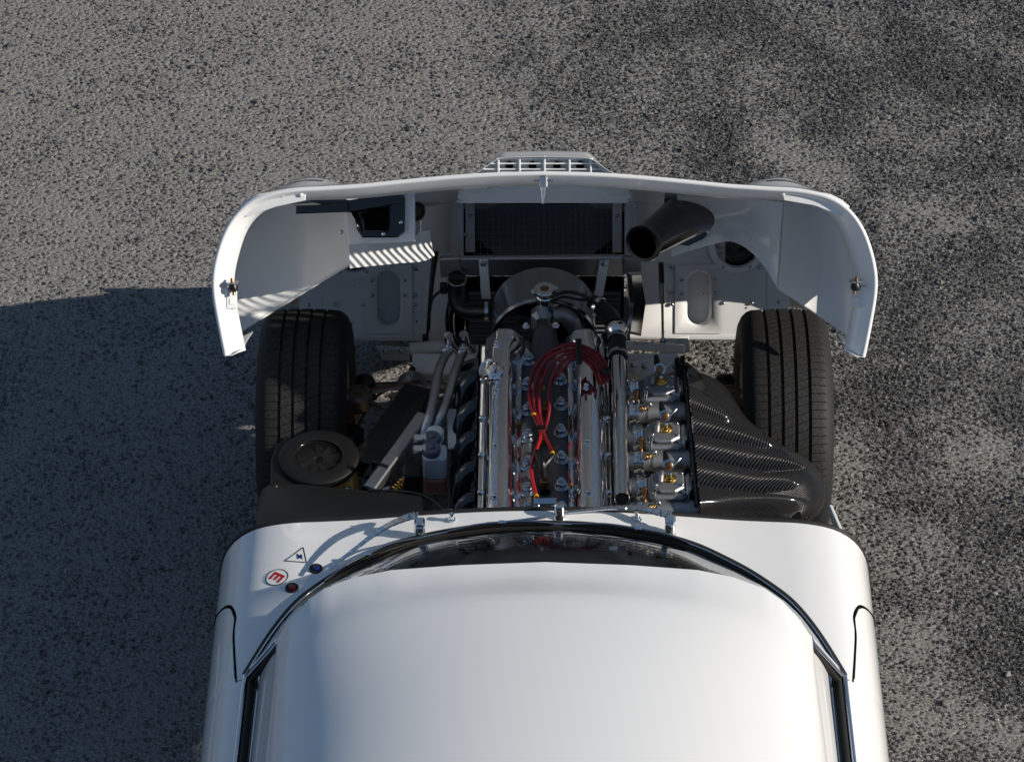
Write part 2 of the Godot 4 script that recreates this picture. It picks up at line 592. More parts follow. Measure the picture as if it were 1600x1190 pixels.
func make_grit() -> void:
	var st := begin()
	var ico := [Vector3(0, .62, 0), Vector3(1, .05, .1), Vector3(.25, .1, .95), Vector3(-.8, 0, .6), Vector3(-.85, .12, -.55), Vector3(.3, .02, -.9), Vector3(.45, .5, .3), Vector3(-.4, .5, .15)]
	for k in 5:
		tri(st, ico[1 + k], ico[1 + (k + 1) % 5], ico[0] if k % 2 else ico[6 + k / 2 % 2], -1)
		tri(st, ico[1 + k] * Vector3(.8, 0, .8) + Vector3(0, -.5, 0), ico[1 + (k + 1) % 5] * Vector3(.8, 0, .8) + Vector3(0, -.5, 0), ico[1 + (k + 1) % 5], -1)
		tri(st, ico[1 + k] * Vector3(.8, 0, .8) + Vector3(0, -.5, 0), ico[1 + (k + 1) % 5], ico[1 + k], -1)
	tri(st, ico[0], ico[6], ico[2], -1)
	tri(st, ico[0], ico[7], ico[4], -1)
	tri(st, ico[6], ico[7], ico[2], -1)
	tri(st, ico[0], ico[6], ico[7], -1)
	tri(st, ico[7], ico[3], ico[4], -1)
	var me := done(st)
	var m := mat("grit", Color.WHITE, .85)
	m.vertex_color_use_as_albedo = true
	var mm := MultiMesh.new()
	mm.transform_format = MultiMesh.TRANSFORM_3D
	mm.use_colors = true
	mm.mesh = me
	var where: Array[Transform3D] = []
	var tone: Array[Color] = []
	var r := RandomNumberGenerator.new()
	r.seed = 99
	for i in 185000:
		var x := r.randf_range(-2.0, 1.8)
		var z := r.randf_range(-2.6, 1.25)
		if absf(x) < .7 and z > .75:
			continue
		var d := dusty(x, z)
		if r.randf() < d * 1.15 - .10:
			continue
		var s := .0024 + .0034 * pow(r.randf(), 2.2)
		if r.randf() < .012:
			s *= 1.9
		var b := Basis.from_euler(Vector3(r.randf_range(-.4, .4), r.randf() * TAU, r.randf_range(-.4, .4))).scaled(Vector3(s * r.randf_range(.8, 1.3), s * r.randf_range(.7, 1.1), s * r.randf_range(.8, 1.3)))
		where.append(Transform3D(b, Vector3(x, -.001 + s * .38, z)))
		var c := r.randf()
		var g := .022 + .20 * c * c * c
		g = lerpf(g, .15, clampf(d * 1.0 - .15, 0.0, .7))
		if r.randf() < .02:
			g = .32
		tone.append(Color(g, g * .98, g * r.randf_range(.9, 1.0)))
	mm.instance_count = where.size()
	for i in where.size():
		mm.set_instance_transform(i, where[i])
		mm.set_instance_color(i, tone[i])
	var o := MultiMeshInstance3D.new()
	o.name = "loose_grit"
	o.multimesh = mm
	o.material_override = m
	o.set_meta("label", "loose grit scattered over the asphalt")
	o.set_meta("category", "gravel")
	o.set_meta("kind", "stuff")
	add_child(o, true)

# ---------------------------------------------------------------- body
# half of the section across the scuttle, from the middle to the sill: it also shapes the bonnet
var section := PackedVector2Array()
func make_section() -> void:
	var p := [Vector3(0, .900, 0), Vector3(.12, .897, 0), Vector3(.23, .890, 0), Vector3(.35, .879, 0), Vector3(.45, .869, 0), Vector3(.54, .863, 0), Vector3(.62, .858, 0), Vector3(.69, .843, 0), Vector3(.735, .818, 0), Vector3(.768, .782, 0), Vector3(.79, .735, 0), Vector3(.803, .67, 0), Vector3(.807, .60, 0), Vector3(.801, .52, 0), Vector3(.785, .43, 0), Vector3(.76, .32, 0), Vector3(.715, .24, 0)]
	var c := curve(p, 12)
	var long := PackedFloat32Array([0.0])
	for i in c.size() - 1:
		long.append(long[i] + c[i].distance_to(c[i + 1]))
	var j := 0
	for k in 201:
		var s := long[-1] * k / 200.0
		while j < c.size() - 2 and long[j + 1] < s:
			j += 1
		var q := c[j].lerp(c[j + 1], clampf((s - long[j]) / (long[j + 1] - long[j]), 0, 1))
		section.append(Vector2(q.x, q.y))

func across(t: float) -> Vector2:
	var k := clampf(t, 0, 1) * 200.0
	var i := mini(int(k), 199)
	return section[i].lerp(section[i + 1], k - i)

func t_at_x(x: float) -> float:
	for i in 200:
		if section[i + 1].x >= x:
			return (i + (x - section[i].x) / (section[i + 1].x - section[i].x)) / 200.0
	return .6

func t_at_h(h: float) -> float:
	for i in 200:
		if section[i + 1].y <= h and section[i].y >= h and section[i].x > .3:
			return (i + (section[i].y - h) / (section[i].y - section[i + 1].y)) / 200.0
	return 1.0

# a point of the body skin: t round the section, z along the car
func skin(t: float, z: float, sx: float, up := 0.0) -> Vector3:
	var a := across(t)
	var b := (across(t + .01) - across(t - .01)).normalized()
	var w := 1.0 + .006 * clampf((z - 1.0) / 1.0, 0, 1) - .16 * pow(clampf((z - 2.3) / 1.1, 0, 1), 2)
	return Vector3((a.x * w - b.y * up) * sx, a.y + b.x * up, z)

func along(pts: Array, u: float) -> Vector2:       # a point of a polyline of (t, z, at u)
	for i in pts.size() - 1:
		if u <= pts[i + 1][2]:
			var f: float = (u - pts[i][2]) / (pts[i + 1][2] - pts[i][2])
			return Vector2(lerpf(pts[i][0], pts[i + 1][0], f), lerpf(pts[i][1], pts[i + 1][1], f))
	return Vector2(pts[-1][0], pts[-1][1])

# foot of the windscreen, from the middle to the foot of the pillar: x, z
const SCREEN := [[0.0, 1.012], [.10, 1.014], [.207, 1.026], [.30, 1.044], [.367, 1.068], [.424, 1.10], [.48, 1.138], [.53, 1.182], [.575, 1.23], [.61, 1.285], [.645, 1.355], [.690, 1.462]]
func screen_foot(f: float) -> Vector2:
	var k := f * (SCREEN.size() - 1)
	var i := mini(int(k), SCREEN.size() - 2)
	var p := []
	for j in [i - 1, i, i + 1, i + 2]:
		var q = SCREEN[clampi(absi(j), 0, SCREEN.size() - 1)]
		p.append(Vector2(q[0] * (-1 if j < 0 else 1), q[1]))
	return p[1].cubic_interpolate(p[2], p[0], p[3], k - i)

func screen_point(f: float, up := 0.0) -> Vector3:   # f from -1 to 1 across the car
	var q := screen_foot(absf(f))
	return skin(t_at_x(q.x), q.y, -1.0 if f < 0 else 1.0, up)

func seam(sx: float, pts: Array, w: float, m: Material, parent: Node, called: String) -> void:
	var c := PackedVector3Array()
	for i in pts.size():
		c.append(Vector3(pts[i][0], pts[i][1], 0))
	var fine := curve(Array(c), 5)
	var st := begin()
	var line := PackedVector3Array()
	for p in fine:
		line.append(skin(p.x, p.y, sx, -.0005))
	tube(st, line, w, 6)
	part(parent, called, done(st), m)

func make_body(car: Node3D) -> void:
	make_section()
	var tb := t_at_h(.70)
	var t1 := t_at_x(.735)
	var shell_mesh := begin()
	for sx: float in [-1.0, 1.0]:
		# scuttle and wing top, between the shut line of the bonnet, the door and the foot of the windscreen
		var outer := [[0.0, .956, 0.0], [t_at_x(.62), .956, .42], [tb, .956, .58], [tb, 1.125, .65], [t_at_h(.745), 1.150, .70], [t_at_h(.79), 1.172, .74], [t_at_x(.748), 1.192, .77], [t1, 1.235, .80], [t1, 1.30, .84], [t_at_x(.716), 1.462, 1.0]]
		var rows := []
		for i in 73:
			var u := i / 72.0
			var q := screen_foot(u)
			var a := Vector2(t_at_x(q.x), q.y)
			var b := along(outer, u)
			var row := PackedVector3Array()
			for k in 25:
				var c := a.lerp(b, k / 24.0)
				row.append(skin(c.x, c.y, sx))
			rows.append(row)
		sheet(shell_mesh, rows, 0, null, sx < 0)
		# the lip that turns down at the shut line
		var lip := []
		for i in 61:
			var t := i / 60.0 * .98
			lip.append(PackedVector3Array([skin(t, .956, sx), skin(t, .951, sx, -.003), skin(t, .949, sx, -.03)]))
		sheet(shell_mesh, lip, 0, null, sx > 0)
		# wing side in front of the door
		var low := []
		for i in 31:
			var t := lerpf(tb, 1.0, i / 30.0)
			var row := PackedVector3Array()
			for k in 5:
				row.append(skin(t, lerpf(.956, 1.125 - .06 * minf(1.0, i / 12.0), k / 4.0), sx))
			low.append(row)
		sheet(shell_mesh, low, 0, null, sx > 0)
	part(car, "body_shell", done(shell_mesh), M.paint)

	for sx: float in [-1.0, 1.0]:
		# the door: its leading edge rises over the wing to the waist
		var rows := []
		for i in 62:
			var z := lerpf(1.129, 1.25, i / 14.0) if i < 15 else lerpf(1.25, 2.30, (i - 14) / 47.0)
			var top: float
			if z < 1.154: top = lerpf(tb, t_at_h(.745), (z - 1.129) / .025)
			elif z < 1.176: top = lerpf(t_at_h(.745), t_at_h(.79), (z - 1.154) / .022)
			elif z < 1.196: top = lerpf(t_at_h(.79), t_at_x(.748), (z - 1.176) / .020)
			elif z < 1.239: top = lerpf(t_at_x(.748), t1, (z - 1.196) / .043)
			elif z < 1.30: top = t1
			elif z < 1.466: top = lerpf(t1, t_at_x(.716), (z - 1.30) / .166)
			else: top = t_at_x(.690)
			var row := PackedVector3Array()
			for k in 25:
				# the leading edge slants forward below the wing
				var f := pow(k / 24.0, 1.3)
				row.append(skin(lerpf(top + .0035, 1.0, f), z - .062 * minf(1.0, f * 2.2) * clampf((1.25 - z) / .12, 0, 1), sx))
			rows.append(row)
		var st := begin()
		sheet(st, rows, 0, null, sx < 0)
		var d := part(car, "door", done(st), M.paint)
		d.set_meta("label", "left door with its shut line over the wing" if sx < 0 else "right door, sunlit")
		seam(sx, [[tb + .12, 1.06], [tb + .05, 1.10], [tb, 1.127], [t_at_h(.745), 1.152], [t_at_h(.79), 1.174], [t_at_x(.748), 1.194], [t1, 1.237], [t1 - .0005, 1.30], [t_at_x(.716), 1.464]], .0028, M.dark, car, "door_seam")
		# strips along the waist: bright outer moulding and the black seal that the window runs in
		for strip in [["waist_moulding", .6975, .0065, M.chrome, .004], ["window_seal", .681, .0105, M.rubber, .002], ["window_channel", .664, .006, M.polished, .0]]:
			var line := []
			for k in 14:
				var z := 1.462 + .84 * k / 13.0
				line.append(Vector3(sx * (strip[1] + .012 * k / 13.0), .845 + strip[4] - .01 * k / 13.0, z))
			var s2 := begin()
			tube(s2, PackedVector3Array(line), strip[2], 8)
			part(car, strip[0], done(s2), strip[3])
		# rear wing behind the door
		var back := []
		for i in 24:
			var row := PackedVector3Array()
			for k in 21:
				row.append(skin(lerpf(t_at_x(.60), 1.0, k / 20.0), 2.290 + 1.014 * i / 23.0, sx))
			back.append(row)
		st = begin()
		sheet(st, back, 0, null, sx < 0)
		part(car, "rear_wing", done(st), M.paint)
	# tail panel
	var tail := begin()
	for sx: float in [-1.0, 1.0]:
		var rows := []
		for k in 21:
			var p := skin(lerpf(t_at_x(.05), 1.0, k / 20.0), 3.304, sx)
			rows.append(PackedVector3Array([p, Vector3(p.x * .8, lerpf(p.y, .55, .15), 3.40), Vector3(0, .55, 3.45)]))
		sheet(tail, rows, 0, null, sx < 0)
	part(car, "tail_panel", done(tail), M.paint)

	# black rubber that seals the bonnet along its shut line
	var line := PackedVector3Array()
	for i in 121:
		var t := absf(i - 60) / 60.0 * .72
		line.append(skin(t, .947, -1.0 if i < 60 else 1.0, -.004))
	var seal := begin()
	tube(seal, line, .0075, 8)
	part(car, "bonnet_seal", done(seal), M.rubber)

	# roof: from the header back to the tail
	var rows := []
	for i in 61:
		var v := i / 60.0
		var row := PackedVector3Array()
		for k in 73:
			var a := (k - 36) / 36.0
			row.append(roof_point(a, v))
		rows.append(row)
	var st := begin()
	shell(st, rows, .014)
	part(car, "roof", done(st), M.paint)
	# trim that closes the joint between roof and glass
	var edge := PackedVector3Array()
	for k in 73:
		edge.append(roof_point((k - 36) / 36.0, 0.0) + Vector3(0, -.009, .0035))
	st = begin()
	tube(st, edge, .0055, 6)
	part(car, "header_trim", done(st), M.chrome)

const HEADER := [[0.0, 1.385, 1.141], [.196, 1.391, 1.137], [.352, 1.396, 1.126], [.43, 1.406, 1.114], [.503, 1.428, 1.099], [.543, 1.453, 1.083], [.581, 1.486, 1.058], [.606, 1.510, 1.030]]
func header(x: float) -> Vector2:       # z and height of the roof's front edge
	x = absf(x)
	for i in HEADER.size() - 1:
		if x <= HEADER[i + 1][0] or i == HEADER.size() - 2:
			var p := []
			for j in [i - 1, i, i + 1, i + 2]:
				var q = HEADER[clampi(absi(j), 0, HEADER.size() - 1)]
				p.append(Vector3(q[0] * (-1 if j < 0 else 1), q[1], q[2]))
			var f := clampf((x - p[1].x) / (p[2].x - p[1].x), 0, 1)
			var r: Vector3 = p[1].lerp(p[2], f)
			return Vector2(r.y, r.z)
	return Vector2.ZERO

func roof_point(a: float, v: float) -> Vector3:
	var xe := .612
	var x := xe * sin(a * PI / 2)
	var hd := header(x)
	var z := lerpf(hd.x, 3.25, pow(v, 1.35))
	var he := 1.012 - .050 * smoothstep(1.50, 1.90, z) - .15 * pow(clampf((z - 2.0) / 1.25, 0, 1), 1.4)
	var hc: float
	if z < 2.15: hc = 1.222 - .066 * pow((2.15 - z) / .765, 2.0)
	else: hc = 1.222 - .33 * pow((z - 2.15) / 1.1, 1.6)
	var narrow := 1.0 - .12 * pow(clampf((z - 2.2) / 1.05, 0, 1), 2)
	var h := he + (hc - he) * pow(maxf(0.0, 1.0 - pow(absf(x) / xe, 2.05)), .5)
	# the front edge follows the header
	h = lerpf(minf(h, hd.y), h, smoothstep(0.0, .16, z - hd.x))
	return Vector3(x * narrow * (1.0 + .030 * smoothstep(1.50, 1.95, z)), h, z)

func make_glazing(car: Node3D) -> void:
	var n := 64
	var rows := []
	for k in n + 1:
		var f := (k - n / 2) / (n / 2.0)
		var foot := screen_point(f, -.002)
		var x := f * .600
		var hd := header(x)
		var head := Vector3(x, hd.y - .012, hd.x + .006)
		var row := PackedVector3Array()
		for i in 13:
			var w := i / 12.0
			row.append(foot.lerp(head, w) + Vector3(0, .012, -.012) * sin(PI * w))
		rows.append(row)
	var st := begin()
	sheet(st, rows)
	var inner := []
	for row in rows:
		var r2 := PackedVector3Array()
		for p in row: r2.append(p + Vector3(0, -.0042, .0027))
		inner.append(r2)
	sheet(st, inner, 1)
	part(car, "windscreen", done(st), M.glass)
	# rubber at its foot with a bright bead
	var line := PackedVector3Array()
	var bead := PackedVector3Array()
	for k in 97:
		var f := (k - 48) / 48.0
		line.append(screen_point(f, .004))
		bead.append(screen_point(f, .0145) + Vector3(0, .001, .006 + .004 * absf(f)))
	st = begin()
	tube(st, line, .0125, 10)
	part(car, "windscreen_rubber", done(st), M.rubber)
	st = begin()
	tube(st, bead, .0022, 6)
	part(car, "windscreen_bead", done(st), M.chrome)
	for sx: float in [-1.0, 1.0]:
		var foot := screen_point(sx, .006)
		var head := Vector3(sx * .608, 1.022, 1.516)
		part(car, "windscreen_pillar", bar_mesh(foot, head, .022, .010, Vector3(sx, .4, -.3), .003), M.chrome)
		part(car, "pillar_seal", bar_mesh(foot + Vector3(-sx * .012, 0, .016), head + Vector3(-sx * .004, -.004, .016), .014, .014, Vector3(sx, .4, -.3), .003), M.rubber)
		# painted rail below the gutter, then the narrow top of the side glass
		var cant := []
		var pane := []
		for k in 21:
			var g := k / 20.0
			var v := pow(clampf((.79 * g) / 1.74, 0, 1), 1.0 / 1.35)
			var up := roof_point(sx, v) + Vector3(-sx * .002, -.004, 0)
			var foot_in := Vector3(sx * (.6655 + .012 * g), .846 - .01 * g, up.z - .03 * (1.0 - g))
			var mid := up.lerp(foot_in, .72) + Vector3(sx * .004, .004, 0)
			cant.append(PackedVector3Array([up, up.lerp(mid, .33) + Vector3(sx, .6, 0) * .002, up.lerp(mid, .66) + Vector3(sx, .6, 0) * .002, mid]))
			pane.append(PackedVector3Array([mid, mid.lerp(foot_in, .5), foot_in]))
		var cm := begin()
		sheet(cm, cant, 0, null, sx > 0)
		part(car, "door_frame", done(cm), M.paint)
		var sm := begin()
		sheet(sm, pane, 0, null, sx > 0)
		part(car, "side_window", done(sm), M.glass)
		var quarter := begin()
		var q := []
		for i in 12:
			var g := i / 11.0
			var z := 2.262 + .973 * g
			var low := skin(t_at_x(.60), minf(z, 3.3), sx)
			q.append(PackedVector3Array([roof_point(sx, clampf(pow((z - 1.51) / (3.25 - 1.51), 1.0 / 1.35), 0, 1)), low]))
		sheet(quarter, q, 0, null, sx < 0)
		part(car, "rear_pillar", done(quarter), M.paint)
	# inside: facia top and a dark cabin
	var facia := []
	for k in 41:
		var f := (k - 20) / 20.0
		var p := screen_point(f, -.012)
		facia.append(PackedVector3Array([p, Vector3(p.x * .97, p.y - .012, lerpf(p.z, 1.36, .5)), Vector3(p.x * .95, .845, 1.40), Vector3(p.x * .93, .70, 1.43), Vector3(p.x * .9, .35, 1.40)]))
	var fm := begin()
	sheet(fm, facia)
	part(car, "facia", done(fm), M.dark)
	part(car, "cabin_floor", box_mesh(Vector3(1.40, .03, 1.9), .004), M.dark, Transform3D(Basis.IDENTITY, Vector3(0, .26, 2.3)))
	for sx: float in [-1.0, 1.0]:
		part(car, "inner_door_trim", box_mesh(Vector3(.03, .52, 1.6), .004), M.satin_black, Transform3D(Basis.IDENTITY, Vector3(sx * .655, .54, 2.3)))
		var seat := part(car, "seat", box_mesh(Vector3(.46, .14, .5), .04), M.satin_black, Transform3D(Basis.IDENTITY, Vector3(sx * .33, .42, 2.0)))
		part(seat, "backrest", box_mesh(Vector3(.46, .60, .12), .04), M.satin_black, Transform3D(Basis.from_euler(Vector3(.28, 0, 0)), Vector3(0, .30, .28)))

# ---------------------------------------------------------------- wheels
func make_wheels(car: Node3D) -> void:
	var half := [Vector2(.104, .212), Vector2(.117, .238), Vector2(.122, .262), Vector2(.119, .283), Vector2(.110, .302), Vector2(.098, .3135), Vector2(.085, .3185)]
	var tread := [.0585, .0580, .0505, .0500, .0222, .0217, .0142, .0137]
	var p := []
	for q in half: p.append(Vector2(-q.x, q.y))
	for k in tread.size():
		p.append(Vector2(-tread[k], (.3205 + .003 * (1 - tread[k] / .06)) - (.0085 if k % 4 in [1, 2] else 0.0)))
	for k in range(tread.size() - 1, -1, -1):
		p.append(Vector2(tread[k], (.3205 + .003 * (1 - tread[k] / .06)) - (.0085 if k % 4 in [1, 2] else 0.0)))
	for k in range(half.size() - 1, -1, -1): p.append(half[k])
	var st := begin()
	var segs := 96
	for i in p.size() - 1:
		var a: Vector2 = p[i]
		var b: Vector2 = p[i + 1]
		var on := absf(a.x) < .1 and absf(b.x) < .1
		var g := 0 if not on or (b - a).normalized().y < .5 and absf((b - a).normalized().y) < .5 else i + 1
		for k in segs:
			var t0 := TAU * k / segs
			var t1 := TAU * (k + 1) / segs
			var ua := .5 + a.x / .2
			var ub := .5 + b.x / .2
			var f := float(k) / segs
			var e := float(k + 1) / segs
			if not on:
				ua = .5; ub = .5; f = 0.001; e = 0.0011
			var A := Vector3(a.x, a.y * sin(t0), a.y * cos(t0))
			var B := Vector3(b.x, b.y * sin(t0), b.y * cos(t0))
			var C := Vector3(b.x, b.y * sin(t1), b.y * cos(t1))
			var D := Vector3(a.x, a.y * sin(t1), a.y * cos(t1))
			tri(st, A, B, C, g, Vector2(ua, f), Vector2(ub, f), Vector2(ub, e))
			tri(st, A, C, D, g, Vector2(ua, f), Vector2(ub, e), Vector2(ua, e))
	var tyre := done(st)
	var rim := lathe_mesh([Vector2(.214, -.105), Vector2(.205, -.10), Vector2(.195, -.06), Vector2(.19, .05), Vector2(.20, .09), Vector2(.214, .10)], 48)
	var spoke := begin()
	for k in 6:
		bar(spoke, Vector3(.05, .045, 0).rotated(Vector3.UP, TAU * k / 6), Vector3(.195, .03, 0).rotated(Vector3.UP, TAU * k / 6), .055, .022, Vector3.UP, .006)
	lathe(spoke, [Vector2(.062, .02), Vector2(.062, .06), Vector2(.03, .075), Vector2(0, .075)], Transform3D.IDENTITY, 24)
	var spokes := done(spoke)
	var disc := lathe_mesh([Vector2(.06, -.03), Vector2(.145, -.03), Vector2(.145, -.018), Vector2(.06, -.018)], 40)
	for z in [0.0, 2.44]:
		for sx: float in [-1.0, 1.0]:
			var w := part(car, "wheel", tyre, M.tyre, Transform3D(Basis.IDENTITY, Vector3(sx * .652, .3235, z)))
			w.set_meta("label", ("left" if sx < 0 else "right") + (" front" if z == 0.0 else " rear") + " wheel with a black ribbed tyre")
			var turn := Transform3D(frame_along(Vector3(sx, 0, 0)), Vector3.ZERO)
			part(w, "rim", rim, M.cast, turn)
			part(w, "spokes", spokes, M.bronze, turn)
			part(w, "brake_disc", disc, M.steel, turn)

# ---------------------------------------------------------------- bonnet, built closed about its hinge and then swung open
const SHAPE := [[.944, 1.0, 1.0], [.60, 1.015, .90], [.30, 1.02, .815], [.0, 1.01, .725], [-.30, .97, .645], [-.55, .90, .55], [-.75, .76, .38], [-.90, .55, .18], [-.97, .36, .06]]
func bonnet_shape(z: float) -> Vector2:
	for i in SHAPE.size() - 1:
		if z >= SHAPE[i + 1][0]:
			var f: float = clampf((SHAPE[i][0] - z) / (SHAPE[i][0] - SHAPE[i + 1][0]), 0, 1)
			var a = SHAPE[clampi(i - 1, 0, 8)]; var b = SHAPE[i]; var c = SHAPE[i + 1]; var d = SHAPE[clampi(i + 2, 0, 8)]
			return Vector2(b[1], b[2]).cubic_interpolate(Vector2(c[1], c[2]), Vector2(a[1], a[2]), Vector2(d[1], d[2]), f)
	return Vector2(.33, .10)

func bonnet_point(t: float, z: float, sx: float, inward := 0.0, bulge := true) -> Vector3:
	var a := across(t)
	var b := (across(t + .01) - across(t - .01)).normalized()
	var k := bonnet_shape(z)
	a.x += .010 * exp(-pow((a.y - .64) / .09, 2.0))
	a += Vector2(b.y, -b.x) * inward
	var h := .50 + (a.y - .50) * (k.y if a.y > .50 else minf(1.0, k.x))
	h += .036 * exp(-pow((a.x - .585) / .09, 2.0)) * smoothstep(.94, .72, z) * smoothstep(-.6, .2, z)
	if bulge:
		h += .036 * (1.0 - smoothstep(.10, .178, a.x)) * smoothstep(-.2, .5, z) + .022 * (1.0 - smoothstep(.1, .17, a.x)) * smoothstep(.94, .8, z)
	return Vector3(a.x * k.x * sx, h, z) - HINGE

func bonnet_end(z: float) -> float:
	var low := .447 if z > -.5 else lerpf(.447, .40, clampf((-.5 - z) / .4, 0, 1))
	if absf(z) < .43:
		low = maxf(low, minf(.315 + sqrt(.43 * .43 - z * z) * .92, .66))
	return t_at_h(low)

# a sheet round a hole: from the hole's outline out to a rectangle, in the x-y plane at z
func holed(st: SurfaceTool, lo: Vector2, hi: Vector2, c: Vector2, r: float, stretch: float, z: float, turned := 0.0) -> void:
	var angles := []
	for k in 48: angles.append(TAU * k / 48.0)
	for q in [lo, hi, Vector2(lo.x, hi.y), Vector2(hi.x, lo.y)]: angles.append(fposmod((q - c).angle(), TAU))
	angles.sort()
	angles.append(angles[0] + TAU)
	var rows := [PackedVector3Array(), PackedVector3Array(), PackedVector3Array(), PackedVector3Array()]
	for a in angles:
		var d := Vector2.from_angle(a)
		var s := INF
		if d.x > 1e-6: s = minf(s, (hi.x - c.x) / d.x)
		if d.x < -1e-6: s = minf(s, (lo.x - c.x) / d.x)
		if d.y > 1e-6: s = minf(s, (hi.y - c.y) / d.y)
		if d.y < -1e-6: s = minf(s, (lo.y - c.y) / d.y)
		var e := c + d * s
		var i := stadium(a, r, stretch)
		rows[0].append(Vector3(e.x, e.y, z))
		rows[1].append(Vector3(c.x + i.x * 1.08, c.y + i.y * 1.08, z))
		rows[2].append(Vector3(c.x + i.x, c.y + i.y, z - .004))
		rows[3].append(Vector3(c.x + i.x, c.y + i.y, z - .085))
	sheet(st, rows)

func stadium(a: float, r: float, stretch: float) -> Vector2:
	var d := Vector2.from_angle(a)
	if stretch == 0.0:
		return d * r
	if absf(d.x) * (stretch) > absf(d.y) * r and absf(r / d.x * d.y) <= stretch:
		return d * (r / absf(d.x))
	var o := Vector2(0, stretch * signf(d.y))
	var b := d.dot(o)
	return d * (b + sqrt(b * b - o.length_squared() + r * r))

func dome_at(parent: Node3D, called: String, mesh: Mesh, m: Material, p: Vector3, axis := Vector3.BACK) -> void:
	part(parent, called, mesh, m, at(p, axis, Vector3.UP))

# slots in the skin: a bank of long ones beside the bulge and a few crosswise ones further out
func louvre(i: int, j: int) -> bool:
	if j >= 24 and j < 54:
		return i > 9 and i < 72 and i % 4 < 2
	return j >= 58 and j < 71 and i > 10 and i < 48 and i % 8 < 3

func make_bonnet(car: Node3D) -> void:
	# skin, with real slots where the louvres are
	var zs := []
	var z := .944
	while z > .30:
		zs.append(z); z -= .0075
	while z > -.97:
		zs.append(z); z -= .03
	zs.append(-.97)
	var rows := []
	for zz in zs:
		var e := bonnet_end(zz)
		var row := PackedVector3Array()
		for k in 241:
			var a := (k - 120) / 120.0
			row.append(bonnet_point(absf(a) * e, zz, -1.0 if a < 0 else 1.0))
		rows.append(row)
	var st := begin()
	shell(st, rows, .0012, func(i, j): return louvre(i, absi(2 * j - 239) / 2))
	var bonnet := part(car, "bonnet", done(st), M.paint, Transform3D(Basis(Vector3.RIGHT, -OPENING), HINGE))
	bonnet.set_meta("label", "open white bonnet seen from behind into its inside")

	# the turned-in flange round the rear edge
	var fl := []
	for k in 161:
		var a := (k - 80) / 80.0
		var t := absf(a) * bonnet_end(.944)
		var sx := -1.0 if a < 0 else 1.0
		var w := lerpf(.022, .040, smoothstep(.46, .66, t))
		fl.append(PackedVector3Array([bonnet_point(t, .9435, sx, -.001, false), bonnet_point(t, .9475, sx, .002, false), bonnet_point(t, .948, sx, .007, false), bonnet_point(t, .945, sx, .010, false), bonnet_point(t, .922, sx, .012 + w * .55, false), bonnet_point(t, .90, sx, .012 + w, false), bonnet_point(t, .885, sx, .009 + w, false)]))
	st = begin()
	sheet(st, fl)
	part(bonnet, "rim_flange", done(st), M.inner_paint)
	# return along the lower rear corners
	for sx: float in [-1.0, 1.0]:
		var e := bonnet_end(.944)
		var q := []
		for k in 10:
			var zz := .944 - .5 * k / 9.0
			q.append(PackedVector3Array([bonnet_point(e, zz, sx, .0), bonnet_point(e, zz, sx, .02) + Vector3(0, -.003, 0), bonnet_point(e, zz, sx, .045) + Vector3(0, .004, 0)]))
		st = begin()
		shell(st, q, .003)
		part(bonnet, "lower_flange", done(st), M.inner_paint)
	# power bulge: outlet grille between the flange and the raised skin
	var grille := begin()
	for h in [.905, .919, .931]:
		var w := .150 if h < .91 else (.132 if h < .925 else .118)
		bar(grille, Vector3(-w, h, .925) - HINGE, Vector3(w, h, .925) - HINGE, .012, .0035, Vector3.UP, .001)
	for x in [-.113, -.061, 0.0, .061, .113]:
		bar(grille, Vector3(x, .897, .930) - HINGE, Vector3(x, .938 - absf(x) * .06, .930) - HINGE, .005, .010, Vector3.BACK, .001)
	part(bonnet, "outlet_grille", done(grille), M.inner_paint)
	part(bonnet, "outlet_back_plate", plate_mesh([Vector3(-.145, .893, .896) - HINGE, Vector3(.145, .893, .896) - HINGE, Vector3(.118, .932, .896) - HINGE, Vector3(-.118, .932, .896) - HINGE], .003, Vector3.BACK), M.inner_paint)
	var opening := lathe_mesh([Vector2(.011, 0), Vector2(.011, .004), Vector2(0, .004)], 6)
	for x in [-.087, -.03, .03, .087]:
		part(bonnet, "outlet_hole_rim", opening, M.dark, at(Vector3(x, .914, .905) - HINGE, Vector3.BACK))

	# corner gussets with their rivets
	var rivet := lathe_mesh(dome(.0058, .004, .001), 10)
	for g in [[Vector3(-0.748, 0.5347, 1.2015), Vector3(-0.7291, 0.552, 1.2015), Vector3(-0.7007, 0.5645, 1.2015), Vector3(-0.6442, 0.5739, 1.2015), Vector3(-0.5847, 0.5692, 1.2015), Vector3(-0.5864, 0.5488, 1.2015), Vector3(-0.6602, 0.5331, 1.2015), Vector3(-0.7326, 0.508, 1.2015)], [Vector3(0.748, 0.5347, 1.2015), Vector3(0.7291, 0.5504, 1.2015), Vector3(0.7007, 0.5645, 1.2015), Vector3(0.6442, 0.5739, 1.2015), Vector3(0.5815, 0.5723, 1.2015), Vector3(0.5864, 0.5488, 1.2015), Vector3(0.6602, 0.5363, 1.2015), Vector3(0.731, 0.5096, 1.2015)]]:
		part(bonnet, "corner_gusset", plate_mesh(g, .003, Vector3.BACK), M.inner_paint)
	for p in [Vector3(-0.7289, 0.5286, 1.2055), Vector3(-0.6911, 0.5553, 1.2055), Vector3(-0.6424, 0.5631, 1.2055), Vector3(-0.597, 0.5631, 1.2055), Vector3(0.5844, 0.5663, 1.2055), Vector3(0.6283, 0.5663, 1.2055), Vector3(0.6785, 0.56, 1.2055), Vector3(0.7178, 0.5412, 1.2055)]:
		dome_at(bonnet, "gusset_rivet", rivet, M.inner_paint, p)

